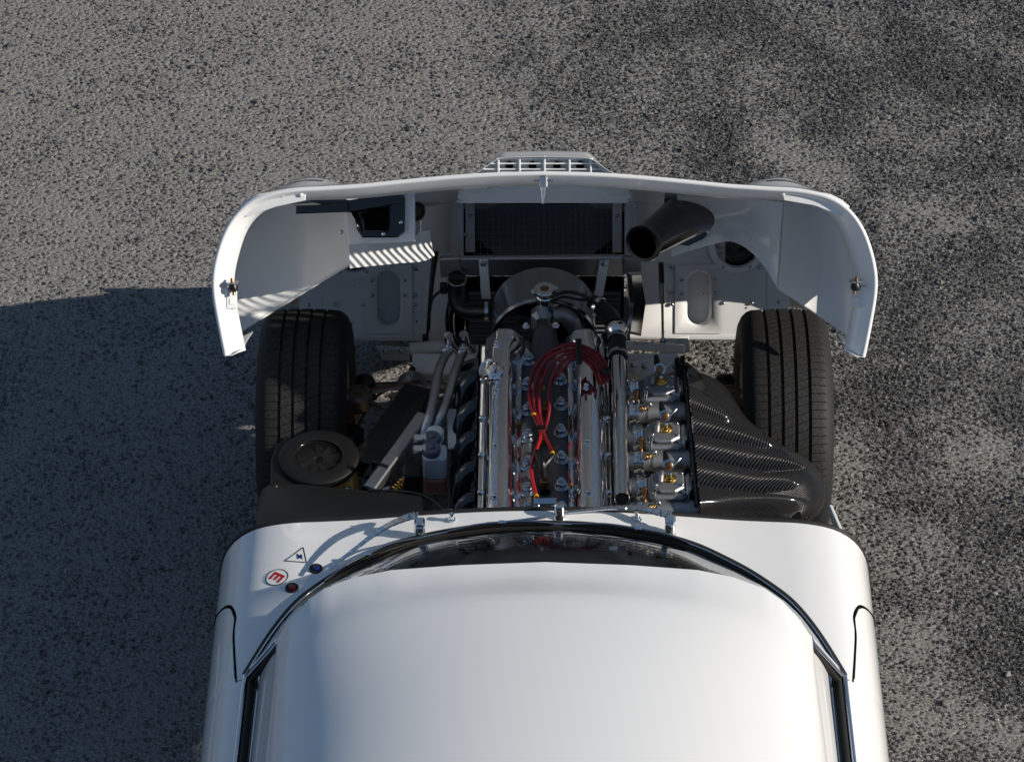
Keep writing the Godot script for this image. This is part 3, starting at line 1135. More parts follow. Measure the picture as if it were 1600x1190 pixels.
	# panels behind the front wheels
	for s in [[[Vector3(-0.8029, 0.4916, 0.5105), Vector3(-0.8138, 0.4237, 0.5105), Vector3(-0.8229, 0.3522, 0.5105), Vector3(-0.827, 0.2806, 0.5105), Vector3(-0.831, 0.2157, 0.5105), Vector3(-0.8368, 0.149, 0.5105)], [Vector3(-0.5199, 0.51, 0.4705), Vector3(-0.5201, 0.4742, 0.4705), Vector3(-0.5203, 0.44, 0.4705), Vector3(-0.5205, 0.4059, 0.4705), Vector3(-0.5207, 0.3717, 0.4705), Vector3(-0.5209, 0.3409, 0.4705)]], [[Vector3(0.7976, 0.4948, 0.5705), Vector3(0.8101, 0.4273, 0.5705), Vector3(0.8192, 0.3563, 0.5705), Vector3(0.8232, 0.2852, 0.5705), Vector3(0.8204, 0.2207, 0.5705), Vector3(0.8126, 0.1545, 0.5705)], [Vector3(0.6289, 0.5117, 0.5705), Vector3(0.6276, 0.4628, 0.5705), Vector3(0.6245, 0.4121, 0.5705), Vector3(0.6215, 0.3614, 0.5705), Vector3(0.6184, 0.3191, 0.5705), Vector3(0.6153, 0.2869, 0.5705)]]]:
		var grid := []
		for i in 11:
			var row := PackedVector3Array()
			var f := i / 2.0
			var k := mini(int(f), 4)
			var a: Vector3 = s[0][k].lerp(s[0][k + 1], f - k)
			var b: Vector3 = s[1][k].lerp(s[1][k + 1], f - k)
			for j in 17:
				var w := j / 16.0
				row.append(a.lerp(b, w) + Vector3(0, 0, -.06 * sin(PI * w) * (1.0 - .5 * w)))
			grid.append(row)
		st = begin()
		shell(st, grid, .004)
		part(bonnet, "rear_splash_panel", done(st), M.inner_paint)
		var lip: Array = Array(grid[-1])
		part(bonnet, "splash_panel_edge", tube_mesh(lip, .004, 6, 1), M.inner_paint)
	# inner facet on the right, its lower edge arched over the lamp
	var top := [Vector3(0.6289, 0.5117, 0.5705), Vector3(0.5715, 0.5201, 0.5705), Vector3(0.5209, 0.5285, 0.5705), Vector3(0.4703, 0.5353, 0.5705), Vector3(0.4197, 0.5387, 0.5705), Vector3(0.3522, 0.5454, 0.5705)]
	var low := [Vector3(0.6153, 0.2869, 0.5705), Vector3(0.5841, 0.338, 0.5505), Vector3(0.545, 0.3801, 0.5205), Vector3(0.4967, 0.4024, 0.4705), Vector3(0.4364, 0.3866, 0.4105), Vector3(0.3443, 0.3551, 0.3505)]
	var facet := []
	for i in 6:
		var row := PackedVector3Array()
		for j in 9:
			var w := j / 8.0
			row.append(top[i].lerp(low[i], w) + Vector3(0, 0, -.05 * sin(PI * w) * minf(1.0, i / 2.0)))
		facet.append(row)
	var smooth_facet := []
	for j in 9:
		var col := []
		for i in 6: col.append(facet[i][j])
		smooth_facet.append(curve(col, 4))
	st = begin()
	shell(st, smooth_facet, .004)
	part(bonnet, "wheel_arch_liner", done(st), M.inner_paint)
	# inner facet on the left: flat plate that carries the air box, and the tray below
	part(bonnet, "air_box_plate", plate_mesh([Vector3(-0.5236, 0.5135, 0.6705), Vector3(-0.5168, 0.5268, 0.6705), Vector3(-0.4184, 0.5435, 0.6705), Vector3(-0.3383, 0.5568, 0.6705), Vector3(-0.3372, 0.415, 0.6705), Vector3(-0.5109, 0.4066, 0.6705)], .003, Vector3.BACK), M.inner_paint)
	st = begin()
	shell(st, [PackedVector3Array([Vector3(-0.5086, 0.4092, 0.7105), Vector3(-0.4534, 0.4087, 0.6505), Vector3(-0.3979, 0.4077, 0.5805), Vector3(-0.3493, 0.4079, 0.5305), Vector3(-0.333, 0.4305, 0.5105), Vector3(-0.3071, 0.4332, 0.4705)]), PackedVector3Array([Vector3(-0.5071, 0.3792, 0.7105), Vector3(-0.4507, 0.3796, 0.6405), Vector3(-0.3905, 0.3793, 0.5605), Vector3(-0.342, 0.3805, 0.5005), Vector3(-0.3192, 0.3836, 0.4705), Vector3(-0.3014, 0.3886, 0.4405)]), PackedVector3Array([Vector3(-0.5062, 0.3469, 0.7005), Vector3(-0.4464, 0.3487, 0.6305), Vector3(-0.3826, 0.3498, 0.5505), Vector3(-0.334, 0.3491, 0.4905), Vector3(-0.3128, 0.3522, 0.4605), Vector3(-0.295, 0.3622, 0.4305)])], .003)
	part(bonnet, "liner_tray", done(st), M.inner_paint)
	dome_at(bonnet, "tray_screw", rivet, M.zinc, Vector3(-0.5262, 0.4446, 0.7455))

	# diaphragm ahead of the wheels: two plates a side, one with an oval pocket and one with the lamp opening
	var zd := -.45
	for sx: float in [-1.0, 1.0]:
		var o := HINGE
		st = begin()
		var oval := Vector3(-0.4469, 0.1984, -0.1795) if sx < 0 else Vector3(0.4414, 0.1984, -0.1795)
		var lamp := Vector3(-0.5468, 0.3415, -0.1795) if sx < 0 else Vector3(0.5504, 0.3543, -0.1795)
		var split := (oval.x + lamp.x) / 2 + sx * .02
		var xa := sx * .245
		var xb := sx * .635
		holed(st, Vector2(minf(xa, split), .372 - o.y), Vector2(maxf(xa, split), .705 - o.y), Vector2(oval.x, oval.y), .0325, .044, zd - o.z)
		part(bonnet, "lamp_diaphragm_inner", done(st), M.bay_paint)
		st = begin()
		holed(st, Vector2(minf(split, xb), .372 - o.y), Vector2(maxf(split, xb), .705 - o.y), Vector2(lamp.x, lamp.y), .068, 0.0, zd - o.z)
		part(bonnet, "lamp_diaphragm_outer", done(st), M.bay_paint)
		part(bonnet, "diaphragm_wing", plate_mesh([Vector3(sx * .6355, .372, zd) - o, Vector3(sx * .70, .40, zd) - o, Vector3(sx * .70, .56, zd) - o, Vector3(sx * .6355, .60, zd) - o], .003, Vector3.BACK), M.bay_paint)
		# lower strip with its fold
		st = begin()
		shell(st, [PackedVector3Array([Vector3(xa, .3735, zd + .003) - o, Vector3(xb * .92, .3735, zd + .003) - o]), PackedVector3Array([Vector3(xa, .3605, zd + .006) - o, Vector3(xb * .88, .3605, zd + .006) - o]), PackedVector3Array([Vector3(xa, .356, zd - .03) - o, Vector3(xb * .88, .356, zd - .03) - o])], .002)
		part(bonnet, "diaphragm_foot", done(st), M.bay_paint)
		# joggled cover plate that is screwed on round the pocket
		st = begin()
		var c1 := Vector2(minf(oval.x - .066, oval.x + .066), .378 - o.y)
		holed(st, Vector2(oval.x - .068 , .378 - o.y), Vector2(oval.x + .068, .575 - o.y), Vector2(oval.x, oval.y), .0345, .044, zd + .0035 - o.z)
		part(bonnet, "pocket_cover_plate", done(st), M.bay_paint)
		# pocket and lamp bucket
		st = begin()
		plate(st, [Vector3(oval.x - .04, oval.y - .09, zd - .085 - o.z), Vector3(oval.x + .04, oval.y - .09, zd - .085 - o.z), Vector3(oval.x + .04, oval.y + .11, zd - .085 - o.z), Vector3(oval.x - .04, oval.y + .11, zd - .085 - o.z)], .003, Vector3.BACK)
		part(bonnet, "pocket_back", done(st), M.bay_paint)
		var ring := part(bonnet, "lamp_ring", lathe_mesh([Vector2(.084, 0), Vector2(.084, .004), Vector2(.068, .005), Vector2(.062, -.006)], 40), M.inner_paint, at(Vector3(lamp.x, lamp.y, zd + .002 - o.z), Vector3.BACK, Vector3.UP))
		part(ring, "lamp_bucket", lathe_mesh([Vector2(.063, -.004), Vector2(.056, -.02), Vector2(.055, -.05), Vector2(.046, -.055), Vector2(.045, -.09), Vector2(.03, -.095), Vector2(0, -.095)], 40), M.gloss_black)
		for k in 6:
			dome_at(ring, "ring_screw", rivet, M.zinc, Vector3(.076, 0, 0).rotated(Vector3.UP, TAU * k / 6.0) + Vector3(0, .004, 0), Vector3.UP)
	for p in [Vector3(0.364, 0.2886, -0.1755), Vector3(0.3934, 0.252, -0.1755), Vector3(0.4885, 0.2538, -0.1755), Vector3(0.3643, 0.2134, -0.1755), Vector3(0.3936, 0.2116, -0.1755), Vector3(0.4869, 0.2134, -0.1755), Vector3(0.3644, 0.1822, -0.1755), Vector3(0.5109, 0.1859, -0.1755), Vector3(0.5933, 0.1859, -0.1755), Vector3(0.672, 0.1877, -0.1755), Vector3(0.5121, 0.2868, -0.1755), Vector3(0.6164, 0.2868, -0.1755), Vector3(-0.4941, 0.2501, -0.1755), Vector3(-0.4007, 0.2501, -0.1755), Vector3(-0.4943, 0.2079, -0.1755), Vector3(-0.4009, 0.2079, -0.1755), Vector3(-0.3716, 0.2079, -0.1755), Vector3(-0.3713, 0.2831, -0.1755), Vector3(-0.6757, 0.1804, -0.1755), Vector3(-0.6006, 0.1804, -0.1755), Vector3(-0.52, 0.1804, -0.1755), Vector3(-0.3717, 0.1804, -0.1755), Vector3(-0.5177, 0.2813, -0.1755)]:
		dome_at(bonnet, "panel_screw", rivet, M.zinc, p)
	# small drips and oil spots of their own shape
	for i in 40:
		var sr := .0008 + .0022 * pow(rng.randf(), 2.0)
		var spot := lathe_mesh([Vector2(sr, 0), Vector2(sr * .7, .0004), Vector2(0, .0006)], 7)
		var side := -1.0 if i < 24 else 1.0
		dome_at(bonnet, "oil_spot", spot, M.dark, Vector3(side * rng.randf_range(.33, .60), rng.randf_range(.37, .56), -.4487) - HINGE)

	# middle: closing panel under the skin, side walls, mouth with its mesh
	part(bonnet, "mouth_closing_panel", plate_mesh([Vector3(-0.2344, 0.5592, 0.4305), Vector3(0.2344, 0.5592, 0.4305), Vector3(0.2312, 0.5028, 0.4305), Vector3(-0.2312, 0.5028, 0.4305)], .004, Vector3.BACK), M.inner_paint)
	for sx: float in [-1.0, 1.0]:
		var wall := []
		for i in 9:
			var f := i / 8.0
			var row := PackedVector3Array()
			for k in 7:
				row.append(Vector3(sx * lerpf(.245, .335, f * f), lerpf(lerpf(.60, .655, f), .768, k / 6.0), lerpf(-.47, .12, f)) - HINGE)
			wall.append(row)
		st = begin()
		shell(st, wall, .003)
		part(bonnet, "mouth_side_wall", done(st), M.inner_paint)
		part(bonnet, "mouth_bracket", plate_mesh([Vector3(-0.2253, 0.4685, -0.1295), Vector3(-0.1981, 0.4685, -0.1295), Vector3(-0.1983, 0.3338, -0.1295), Vector3(-0.2256, 0.3338, -0.1295)] if sx < 0 else [Vector3(0.1926, 0.4685, -0.1295), Vector3(0.2199, 0.4685, -0.1295), Vector3(0.2202, 0.3338, -0.1295), Vector3(0.1929, 0.3338, -0.1295)], .003, Vector3.BACK), M.frame_paint)
		part(bonnet, "mouth_upright", plate_mesh([Vector3(-0.2533, 0.4742, -0.0895), Vector3(-0.2298, 0.4705, -0.0895), Vector3(-0.2302, 0.3255, -0.0895), Vector3(-0.2537, 0.3255, -0.0895)] if sx < 0 else [Vector3(0.2262, 0.4705, -0.0895), Vector3(0.2497, 0.4742, -0.0895), Vector3(0.2501, 0.3255, -0.0895), Vector3(0.2265, 0.3255, -0.0895)], .003, Vector3.BACK), M.inner_paint)
	for p in [Vector3(-0.2107, 0.4378, -0.1245), Vector3(0.2053, 0.4378, -0.1245), Vector3(-0.2498, 0.4002, -0.0845), Vector3(-0.2254, 0.3851, -0.1245), Vector3(0.2443, 0.402, -0.0845), Vector3(0.2163, 0.3833, -0.1245), Vector3(-0.2309, 0.5084, 0.4405), Vector3(0.2258, 0.5084, 0.4405)]:
		dome_at(bonnet, "mouth_screw", rivet, M.zinc, p)
	# woven wire in the mouth, each wire its own piece
	var a0 := Vector3(-0.2003, 0.4656, -0.1495)
	var a1 := Vector3(0.1969, 0.327, -0.1495)
	for i in 23:
		var x := lerpf(a0.x, a1.x, i / 22.0)
		part(bonnet, "mesh_wire", tube_mesh([Vector3(x, a0.y, a0.z), Vector3(x, a1.y, a0.z)], .0009, 5, 1), M.mesh_wire)
	for i in 8:
		var y := lerpf(a0.y, a1.y, i / 7.0)
		part(bonnet, "mesh_wire", tube_mesh([Vector3(a0.x, y, a0.z + .002), Vector3(a1.x, y, a0.z + .002)], .0009, 5, 1), M.mesh_wire)
	# oil cooler seen through the mesh
	var cooler := part(bonnet, "oil_cooler", plate_mesh([Vector3(-0.1958, 0.4685, -0.1995), Vector3(0.1958, 0.4685, -0.1995), Vector3(0.196, 0.3695, -0.1995), Vector3(0.1375, 0.3255, -0.1995), Vector3(-0.1411, 0.3255, -0.1995), Vector3(-0.196, 0.3695, -0.1995)], .02, Vector3.BACK), M.core)
	for i in 26:
		var x := lerpf(-.185, .185, i / 25.0)
		part(cooler, "cooler_fin", box_mesh(Vector3(.0025, .10, .004), .0006), M.core, Transform3D(Basis.IDENTITY, Vector3(x, Vector3(-0.0018, 0.3928, -0.1775).y, Vector3(-0.0018, 0.3928, -0.1775).z)))
	part(bonnet, "mouth_duct", box_mesh(Vector3(.50, .22, .02), .004), M.dark, Transform3D(Basis.IDENTITY, Vector3(-0.0018, 0.3849, -0.2495)))

	# middle catch
	var catch_ := part(bonnet, "safety_catch", box_mesh(Vector3(.021, .032, .016), .004), M.brushed, Transform3D(Basis.IDENTITY, Vector3(-0.0031, 0.5953, 1.2255)))
	var c0 := Vector3(-0.0031, 0.5861, 1.2285)
	part(catch_, "catch_pin", tube_mesh([Vector3(-0.0031, 0.5829, 1.2275) - Vector3(-0.0031, 0.5953, 1.2255), Vector3(-0.0031, 0.5642, 1.2275) - Vector3(-0.0031, 0.5953, 1.2255), Vector3(-0.0047, 0.5408, 1.2275) - Vector3(-0.0031, 0.5953, 1.2255)], [.0085, .006, .0012], 10), M.polished)
	part(catch_, "catch_pivot", tube_mesh([Vector3(-.024, .004, .004), Vector3(.024, .004, .004)], .0025, 8, 1), M.zinc)
	# side catches: bracket, bolt, rubber stop
	for sx: float in [-1.0, 1.0]:
		var c := Vector3(-0.7783, 0.3365, 1.2005) if sx < 0 else Vector3(0.7767, 0.3397, 1.2005)
		var h := part(bonnet, "catch_bracket", box_mesh(Vector3(.030, .055, .012), .003), M.frame_paint, Transform3D(Basis.from_euler(Vector3(0, -sx * .4, 0)), c + Vector3(-sx * .006, -.028, -.01)))
		part(h, "catch_slot", box_mesh(Vector3(.014, .016, .006), .001), M.white_print, Transform3D(Basis.IDENTITY, Vector3(0, -.008, .005)))
		part(h, "catch_plate", box_mesh(Vector3(.034, .05, .004), .001), M.inner_paint, Transform3D(Basis.IDENTITY, Vector3(sx * .026, .0, .002)))
		part(h, "catch_bolt", tube_mesh([Vector3(sx * .002, .05, .014), Vector3(-sx * .002, .008, .020)], .0042, 8, 1), M.bronze)
		part(h, "rubber_stop", lathe_mesh([Vector2(.006, -.010), Vector2(.0115, -.006), Vector2(.0125, 0), Vector2(.0105, .008), Vector2(.006, .010)], 16), M.hose, Transform3D(Basis.IDENTITY, Vector3(0, .026, .018)))
		part(h, "catch_washer", lathe_mesh([Vector2(.004, -.0015), Vector2(.017, -.0015), Vector2(.017, .0015), Vector2(.004, .0015)], 16), M.zinc, Transform3D(Basis.from_euler(Vector3(.2, 0, 0)), Vector3(0, .040, .016)))

	# black intake trunk on the right, with a flange plate and a flared mouth
	var d0 := Vector3(0.3956, 0.4805, 0.4305)
	var d1 := Vector3(0.2554, 0.4083, 0.6705)
	var ax := (d0 - d1).normalized()
	var trunk := part(bonnet, "intake_trunk", lathe_mesh([Vector2(.036, .012), Vector2(.040, 0), Vector2(.049, -.001), Vector2(.051, .006), Vector2(.049, .014), Vector2(.044, .018), Vector2(.045, .03), Vector2(.056, d0.distance_to(d1) * .6), Vector2(.066, d0.distance_to(d1)), Vector2(.070, d0.distance_to(d1) + .03)], 40), M.gloss_black, at(d1, ax))
	part(trunk, "trunk_bore", lathe_mesh([Vector2(.039, .001), Vector2(.034, .05), Vector2(.030, .12), Vector2(0, .125)], 32), M.dark)
	part(bonnet, "trunk_flange", plate_mesh([Vector3(0.3221, 0.54, 0.4205), Vector3(0.4232, 0.5365, 0.4205), Vector3(0.4473, 0.5177, 0.4205), Vector3(0.4578, 0.48, 0.4205), Vector3(0.4511, 0.4354, 0.4205), Vector3(0.4273, 0.4079, 0.4205), Vector3(0.3845, 0.3873, 0.4205), Vector3(0.3329, 0.3941, 0.4205), Vector3(0.3173, 0.4457, 0.4205)], .006, Vector3.BACK, .003), M.gloss_black)
	for p in [Vector3(0.3269, 0.5302, 0.4305), Vector3(0.4262, 0.5267, 0.4305), Vector3(0.437, 0.4257, 0.4305)]:
		dome_at(bonnet, "trunk_screw", rivet, M.chrome, p)
	# black air box on the left: flange, funnel and a flat blade
	var abox := part(bonnet, "air_box_flange", plate_mesh([Vector3(-0.4997, 0.514, 0.6805), Vector3(-0.4179, 0.539, 0.6805), Vector3(-0.3713, 0.5456, 0.6805), Vector3(-0.363, 0.5273, 0.6805), Vector3(-0.3651, 0.4407, 0.6805), Vector3(-0.3818, 0.4256, 0.6805), Vector3(-0.4752, 0.4256, 0.6805), Vector3(-0.49, 0.4473, 0.6805)], .006, Vector3.BACK, .003), M.gloss_black)
	st = begin()
	var outer := [Vector3(-0.4909, 0.4946, 0.6905), Vector3(-0.4076, 0.5079, 0.6905), Vector3(-0.4046, 0.4413, 0.6905), Vector3(-0.4745, 0.4446, 0.6905)]
	var inner := [Vector3(-0.4996, 0.5071, 0.7705), Vector3(-0.4072, 0.522, 0.7705), Vector3(-0.4023, 0.5055, 0.7705), Vector3(-0.4799, 0.489, 0.7705)]
	var f0 := [Vector3(-0.5063, 0.5022, 0.7405), Vector3(-0.402, 0.5188, 0.7405), Vector3(-0.4025, 0.4452, 0.7005), Vector3(-0.474, 0.4419, 0.7005)]
	var f1 := [Vector3(-0.4743, 0.4879, 0.6905), Vector3(-0.4127, 0.4979, 0.6905), Vector3(-0.4112, 0.4479, 0.6905), Vector3(-0.4645, 0.4479, 0.6905)]
	var ringed := [PackedVector3Array(outer + [outer[0]]), PackedVector3Array(f0 + [f0[0]]), PackedVector3Array(f1 + [f1[0]])]
	sheet(st, ringed)
	part(bonnet, "air_box_funnel", done(st), M.gloss_black)
	part(bonnet, "funnel_bore", plate_mesh([Vector3(-0.4744, 0.4878, 0.689), Vector3(-0.4127, 0.4978, 0.689), Vector3(-0.4113, 0.4478, 0.689), Vector3(-0.4646, 0.4478, 0.689)], .001, Vector3.BACK, .0003), M.dark)
	part(bonnet, "air_box_hood", plate_mesh([Vector3(-0.6196, 0.5275, 0.7505), Vector3(-0.5006, 0.5275, 0.7505), Vector3(-0.4146, 0.5408, 0.7505), Vector3(-0.3634, 0.5474, 0.7505), Vector3(-0.3652, 0.5176, 0.7505), Vector3(-0.4016, 0.5143, 0.7505), Vector3(-0.5058, 0.4945, 0.7505)], .006, Vector3(0, 1, .3), .002), M.gloss_black)
	part(bonnet, "air_box_blade", plate_mesh([Vector3(-0.6414, 0.5137, 0.7705), Vector3(-0.5078, 0.5187, 0.7705), Vector3(-0.5046, 0.4972, 0.7705), Vector3(-0.6415, 0.4923, 0.7705)], .006, Vector3.BACK, .002), M.gloss_black)
	for p in [Vector3(-0.3742, 0.5312, 0.6905), Vector3(-0.3745, 0.4663, 0.6905), Vector3(-0.4196, 0.4363, 0.6905), Vector3(-0.4844, 0.4579, 0.6905)]:
		dome_at(bonnet, "air_box_screw", rivet, M.chrome, p)
	part(bonnet, "grommet", lathe_mesh([Vector2(.026, 0), Vector2(.026, .006), Vector2(.020, .008), Vector2(.014, .002), Vector2(0, .002)], 24), M.hose, at(Vector3(-0.339, 0.4881, 0.5705), Vector3(.6, 0, .8)))

# ---------------------------------------------------------------- radiator, fan shroud, hoses
func make_radiator(car: Node3D) -> void:
	var rad := part(car, "radiator", box_mesh(Vector3(.44, .40, .03), .003), M.dark, Transform3D(Basis.IDENTITY, Vector3(.0, .40, -.30)))
	var fin := box_mesh(Vector3(.42, .0035, .012), .0008)
	for i in 22:
		part(rad, "radiator_fin", fin, M.core, Transform3D(Basis.from_euler(Vector3(.35, 0, 0)), Vector3(0, -.18 + .0165 * i, .021)))
	part(rad, "top_tank", plate_mesh([Vector3(-0.2604, 0.716, -0.262), Vector3(0.2149, 0.7205, -0.262), Vector3(0.2174, 0.6587, -0.255), Vector3(-0.2595, 0.6587, -0.255)].map(func(p): return p - rad.position), .02, Vector3.BACK, .004), M.brushed)
	part(rad, "tank_end", plate_mesh([Vector3(-0.2847, 0.7193, -0.258), Vector3(-0.2285, 0.7302, -0.25), Vector3(-0.226, 0.6673, -0.25), Vector3(-0.2825, 0.6517, -0.258)].map(func(p): return p - rad.position), .02, Vector3.BACK, .004), M.cast)
	part(rad, "tank_end", plate_mesh([Vector3(0.2145, 0.7302, -0.25), Vector3(0.2602, 0.7193, -0.258), Vector3(0.2648, 0.6608, -0.258), Vector3(0.2119, 0.6718, -0.25)].map(func(p): return p - rad.position), .02, Vector3.BACK, .004), M.cast)
	part(rad, "stay", plate_mesh([Vector3(-0.1793, 0.7302, -0.225), Vector3(-0.1549, 0.7302, -0.225), Vector3(-0.1474, 0.6008, -0.215), Vector3(-0.1737, 0.6008, -0.215)].map(func(p): return p - rad.position), .004, Vector3.BACK), M.frame_paint)
	part(rad, "stay", plate_mesh([Vector3(0.1497, 0.7279, -0.225), Vector3(0.1758, 0.7279, -0.225), Vector3(0.1596, 0.6099, -0.215), Vector3(0.135, 0.6099, -0.215)].map(func(p): return p - rad.position), .004, Vector3.BACK), M.frame_paint)
	var bolt := lathe_mesh([Vector2(.0085, 0), Vector2(.0085, .005), Vector2(.005, .007), Vector2(0, .007)], 6)
	for p in [Vector3(-0.1671, 0.7208, -0.22), Vector3(0.1619, 0.7208, -0.22)]:
		part(rad, "stay_bolt", bolt, M.zinc, at(p - rad.position, Vector3.BACK, Vector3.UP))
	# polished side ducts
	for s in [[Vector3(0.2178, 0.6998, -0.21), Vector3(0.262, 0.6835, -0.23), Vector3(0.2601, 0.5876, -0.22), Vector3(0.2584, 0.514, -0.16), Vector3(0.2222, 0.5485, -0.13), Vector3(0.2152, 0.6124, -0.19)], [Vector3(-0.2168, 0.67, -0.23), Vector3(-0.2533, 0.6737, -0.22), Vector3(-0.2611, 0.6041, -0.2), Vector3(-0.2555, 0.4771, -0.16), Vector3(-0.2241, 0.4833, -0.18), Vector3(-0.2158, 0.5958, -0.21)]]:
		part(car, "radiator_side_duct", plate_mesh(s, .02, Vector3(0, .3, 1), .008), M.polished if s[0].x > 0 else M.gloss_black)
	# fan shroud: a polished barrel with a rolled rear lip
	var cy := .634
	var shroud := part(car, "fan_shroud", lathe_mesh([Vector2(.137, -.085), Vector2(.1385, -.06), Vector2(.1385, .036), Vector2(.1415, .044), Vector2(.144, .053), Vector2(.140, .061), Vector2(.131, .058), Vector2(.1285, .048), Vector2(.129, -.08)], 72), M.steel, at(Vector3(-.002, cy, -.055), Vector3.BACK, Vector3.UP))
	var blade := begin()
	lathe(blade, [Vector2(.03, -.02), Vector2(.03, .02), Vector2(0, .022)], Transform3D.IDENTITY, 20)
	for k in 7:
		bar(blade, Vector3(.02, 0, 0).rotated(Vector3.UP, TAU * k / 7), Vector3(.118, .006, 0).rotated(Vector3.UP, TAU * k / 7), .045, .004, Vector3(.3, 1, .2), .001)
	part(shroud, "fan", done(blade), M.gloss_black, Transform3D(Basis.IDENTITY, Vector3(0, -.045, 0)))
	# filler neck and pressure cap
	var cap_at := Vector3(0, 0.812, 0.0061)
	var cap := part(car, "radiator_cap", lathe_mesh([Vector2(.012, .004), Vector2(.012, .006), Vector2(.026, .006), Vector2(.0295, .003), Vector2(.0295, -.004), Vector2(.024, -.006), Vector2(.021, -.008)], 32), M.polished, Transform3D(Basis.IDENTITY, cap_at))
	part(cap, "cap_rivet", lathe_mesh([Vector2(.010, .003), Vector2(.0095, .0075), Vector2(.006, .0085), Vector2(.0045, .006), Vector2(0, .006)], 16), M.bronze)
	for s: float in [-1.0, 1.0]:
		part(cap, "cap_ear", box_mesh(Vector3(.018, .009, .016), .003), M.polished, Transform3D(Basis.from_euler(Vector3(0, .5, 0)), Vector3(s * .028, .0, -s * .006)))
	part(cap, "filler_neck", lathe_mesh([Vector2(.0215, -.006), Vector2(.023, -.010), Vector2(.0195, -.013), Vector2(.0195, -.018), Vector2(.022, -.021), Vector2(.019, -.024), Vector2(.019, -.05)], 28), M.chrome)
	part(car, "overflow_pipe", tube_mesh([cap_at + Vector3(.018, -.016, .008), Vector3(0.0578, 0.8, -0.0004), Vector3(0.1002, 0.8, 0.0129), Vector3(0.1342, 0.785, 0.0268), Vector3(0.1598, 0.76, 0.0365), Vector3(0.1734, 0.74, 0.0524)], .0048, 8), M.hose)
	part(car, "overflow_pipe", tube_mesh([cap_at + Vector3(.016, -.03, .012), Vector3(0.0494, 0.78, -0.0033), Vector3(0.092, 0.775, 0.0013), Vector3(0.1263, 0.76, -0.0168)], .0038, 8), M.hose)
	# top hose on the left
	part(car, "top_hose", tube_mesh([Vector3(-0.2386, 0.6944, -0.2), Vector3(-0.2409, 0.6463, -0.19), Vector3(-0.2359, 0.6157, -0.175), Vector3(-0.2148, 0.6054, -0.16), Vector3(-0.1849, 0.6092, -0.15), Vector3(-0.1516, 0.6175, -0.14)], [.024, .0245, .025, .0245, .024, .024], 16), M.hose)
	var clamp_ring := lathe_mesh([Vector2(.0245, -.006), Vector2(.0265, -.005), Vector2(.0265, .005), Vector2(.0245, .006)], 24)
	part(car, "hose_clamp", clamp_ring, M.zinc, at(Vector3(-0.1586, 0.6167, -0.141), Vector3.RIGHT))
	part(car, "hose_clamp", clamp_ring, M.steel, at(Vector3(-0.2387, 0.6826, -0.198), Vector3(0, .9, .3)))
	part(car, "side_pipe", tube_mesh([Vector3(-0.252, 0.6124, -0.19), Vector3(-0.2595, 0.5607, -0.17), Vector3(-0.2516, 0.5002, -0.16), Vector3(-0.2307, 0.4741, -0.15)], .014, 12), M.gloss_black)
	# right hand side: elbow, polished junction, sleeve with clips, then the water rail along the head
	part(car, "water_hose", tube_mesh([Vector3(0.13, 0.745, -0.0242), Vector3(0.1517, 0.75, 0.0085), Vector3(0.1716, 0.755, 0.0465), Vector3(0.1862, 0.76, 0.0894)], [.021, .023, .024, .024], 16), M.hose)
	part(car, "hose_clamp", clamp_ring, M.chrome, at(Vector3(0.1451, 0.748, -0.0019), Vector3(.7, .1, .6)))
	part(car, "water_junction", lathe_mesh([Vector2(.012, -.018), Vector2(.026, -.016), Vector2(.031, -.004), Vector2(.029, .006), Vector2(.021, .018), Vector2(.019, .03)], 28), M.chrome, at(Vector3(0.1906, 0.768, 0.1226), Vector3(.05, -.25, 1)))
	part(car, "junction_elbow", tube_mesh([Vector3(0.1651, 0.7, 0.0761), Vector3(0.1676, 0.71, 0.1273), Vector3(0.1758, 0.7, 0.1547)], .020, 12), M.hose)
	var rail := part(car, "water_rail", tube_mesh([Vector3(0.1911, 0.765, 0.1997), Vector3(0.1921, 0.766, 0.2369), Vector3(0.1931, 0.766, 0.3841), Vector3(0.193, 0.766, 0.5811), Vector3(0.1931, 0.766, 0.7669)], .0185, 20, 3), M.polished)
	part(car, "rail_sleeve", tube_mesh([Vector3(0.1904, 0.766, 0.1385), Vector3(0.1914, 0.766, 0.1801), Vector3(0.1922, 0.766, 0.2318)], .0225, 18, 3), M.rubber)
	for p in [Vector3(0.1902, 0.766, 0.1515), Vector3(0.1924, 0.766, 0.2189)]:
		part(car, "hose_clamp", clamp_ring, M.steel, at(p, Vector3(.02, 0, 1), Vector3.UP))
	part(rail, "rail_end", lathe_mesh([Vector2(.0185, -.004), Vector2(.0195, 0), Vector2(.0175, .004), Vector2(0, .0045)], 24), M.chrome, at(Vector3(0.1931, 0.766, 0.7669), Vector3(.02, .6, 1)))

# ---------------------------------------------------------------- engine
func cover_row(z: float, s: float, k: float) -> PackedVector3Array:
	var xi := .060
	if z < .165: xi = .040
	elif z < .215: xi = lerpf(.040, .061, (z - .165) / .05)
	var xo := .168
	var m := (xi + xo) / 2
	var row := PackedVector3Array()
	for q in [[xo, .700], [xo, .7275], [xo - .0012, .7292], [xo - .0105, .7292], [xo - .0118, .7305], [xo - .0130, .746], [xo - .0155, .7535], [m + .0225, .7835], [m + .0185, .7858], [m, .7885], [m - .0185, .7858], [m - .0225, .7835], [xi + .0155, .7535], [xi + .0130, .746], [xi + .0118, .7305], [xi + .0105, .7292], [xi + .0012, .7292], [xi, .7275], [xi, .700]]:
		row.append(Vector3(s * q[0], .70 + (q[1] - .70) * k, z))
	return row

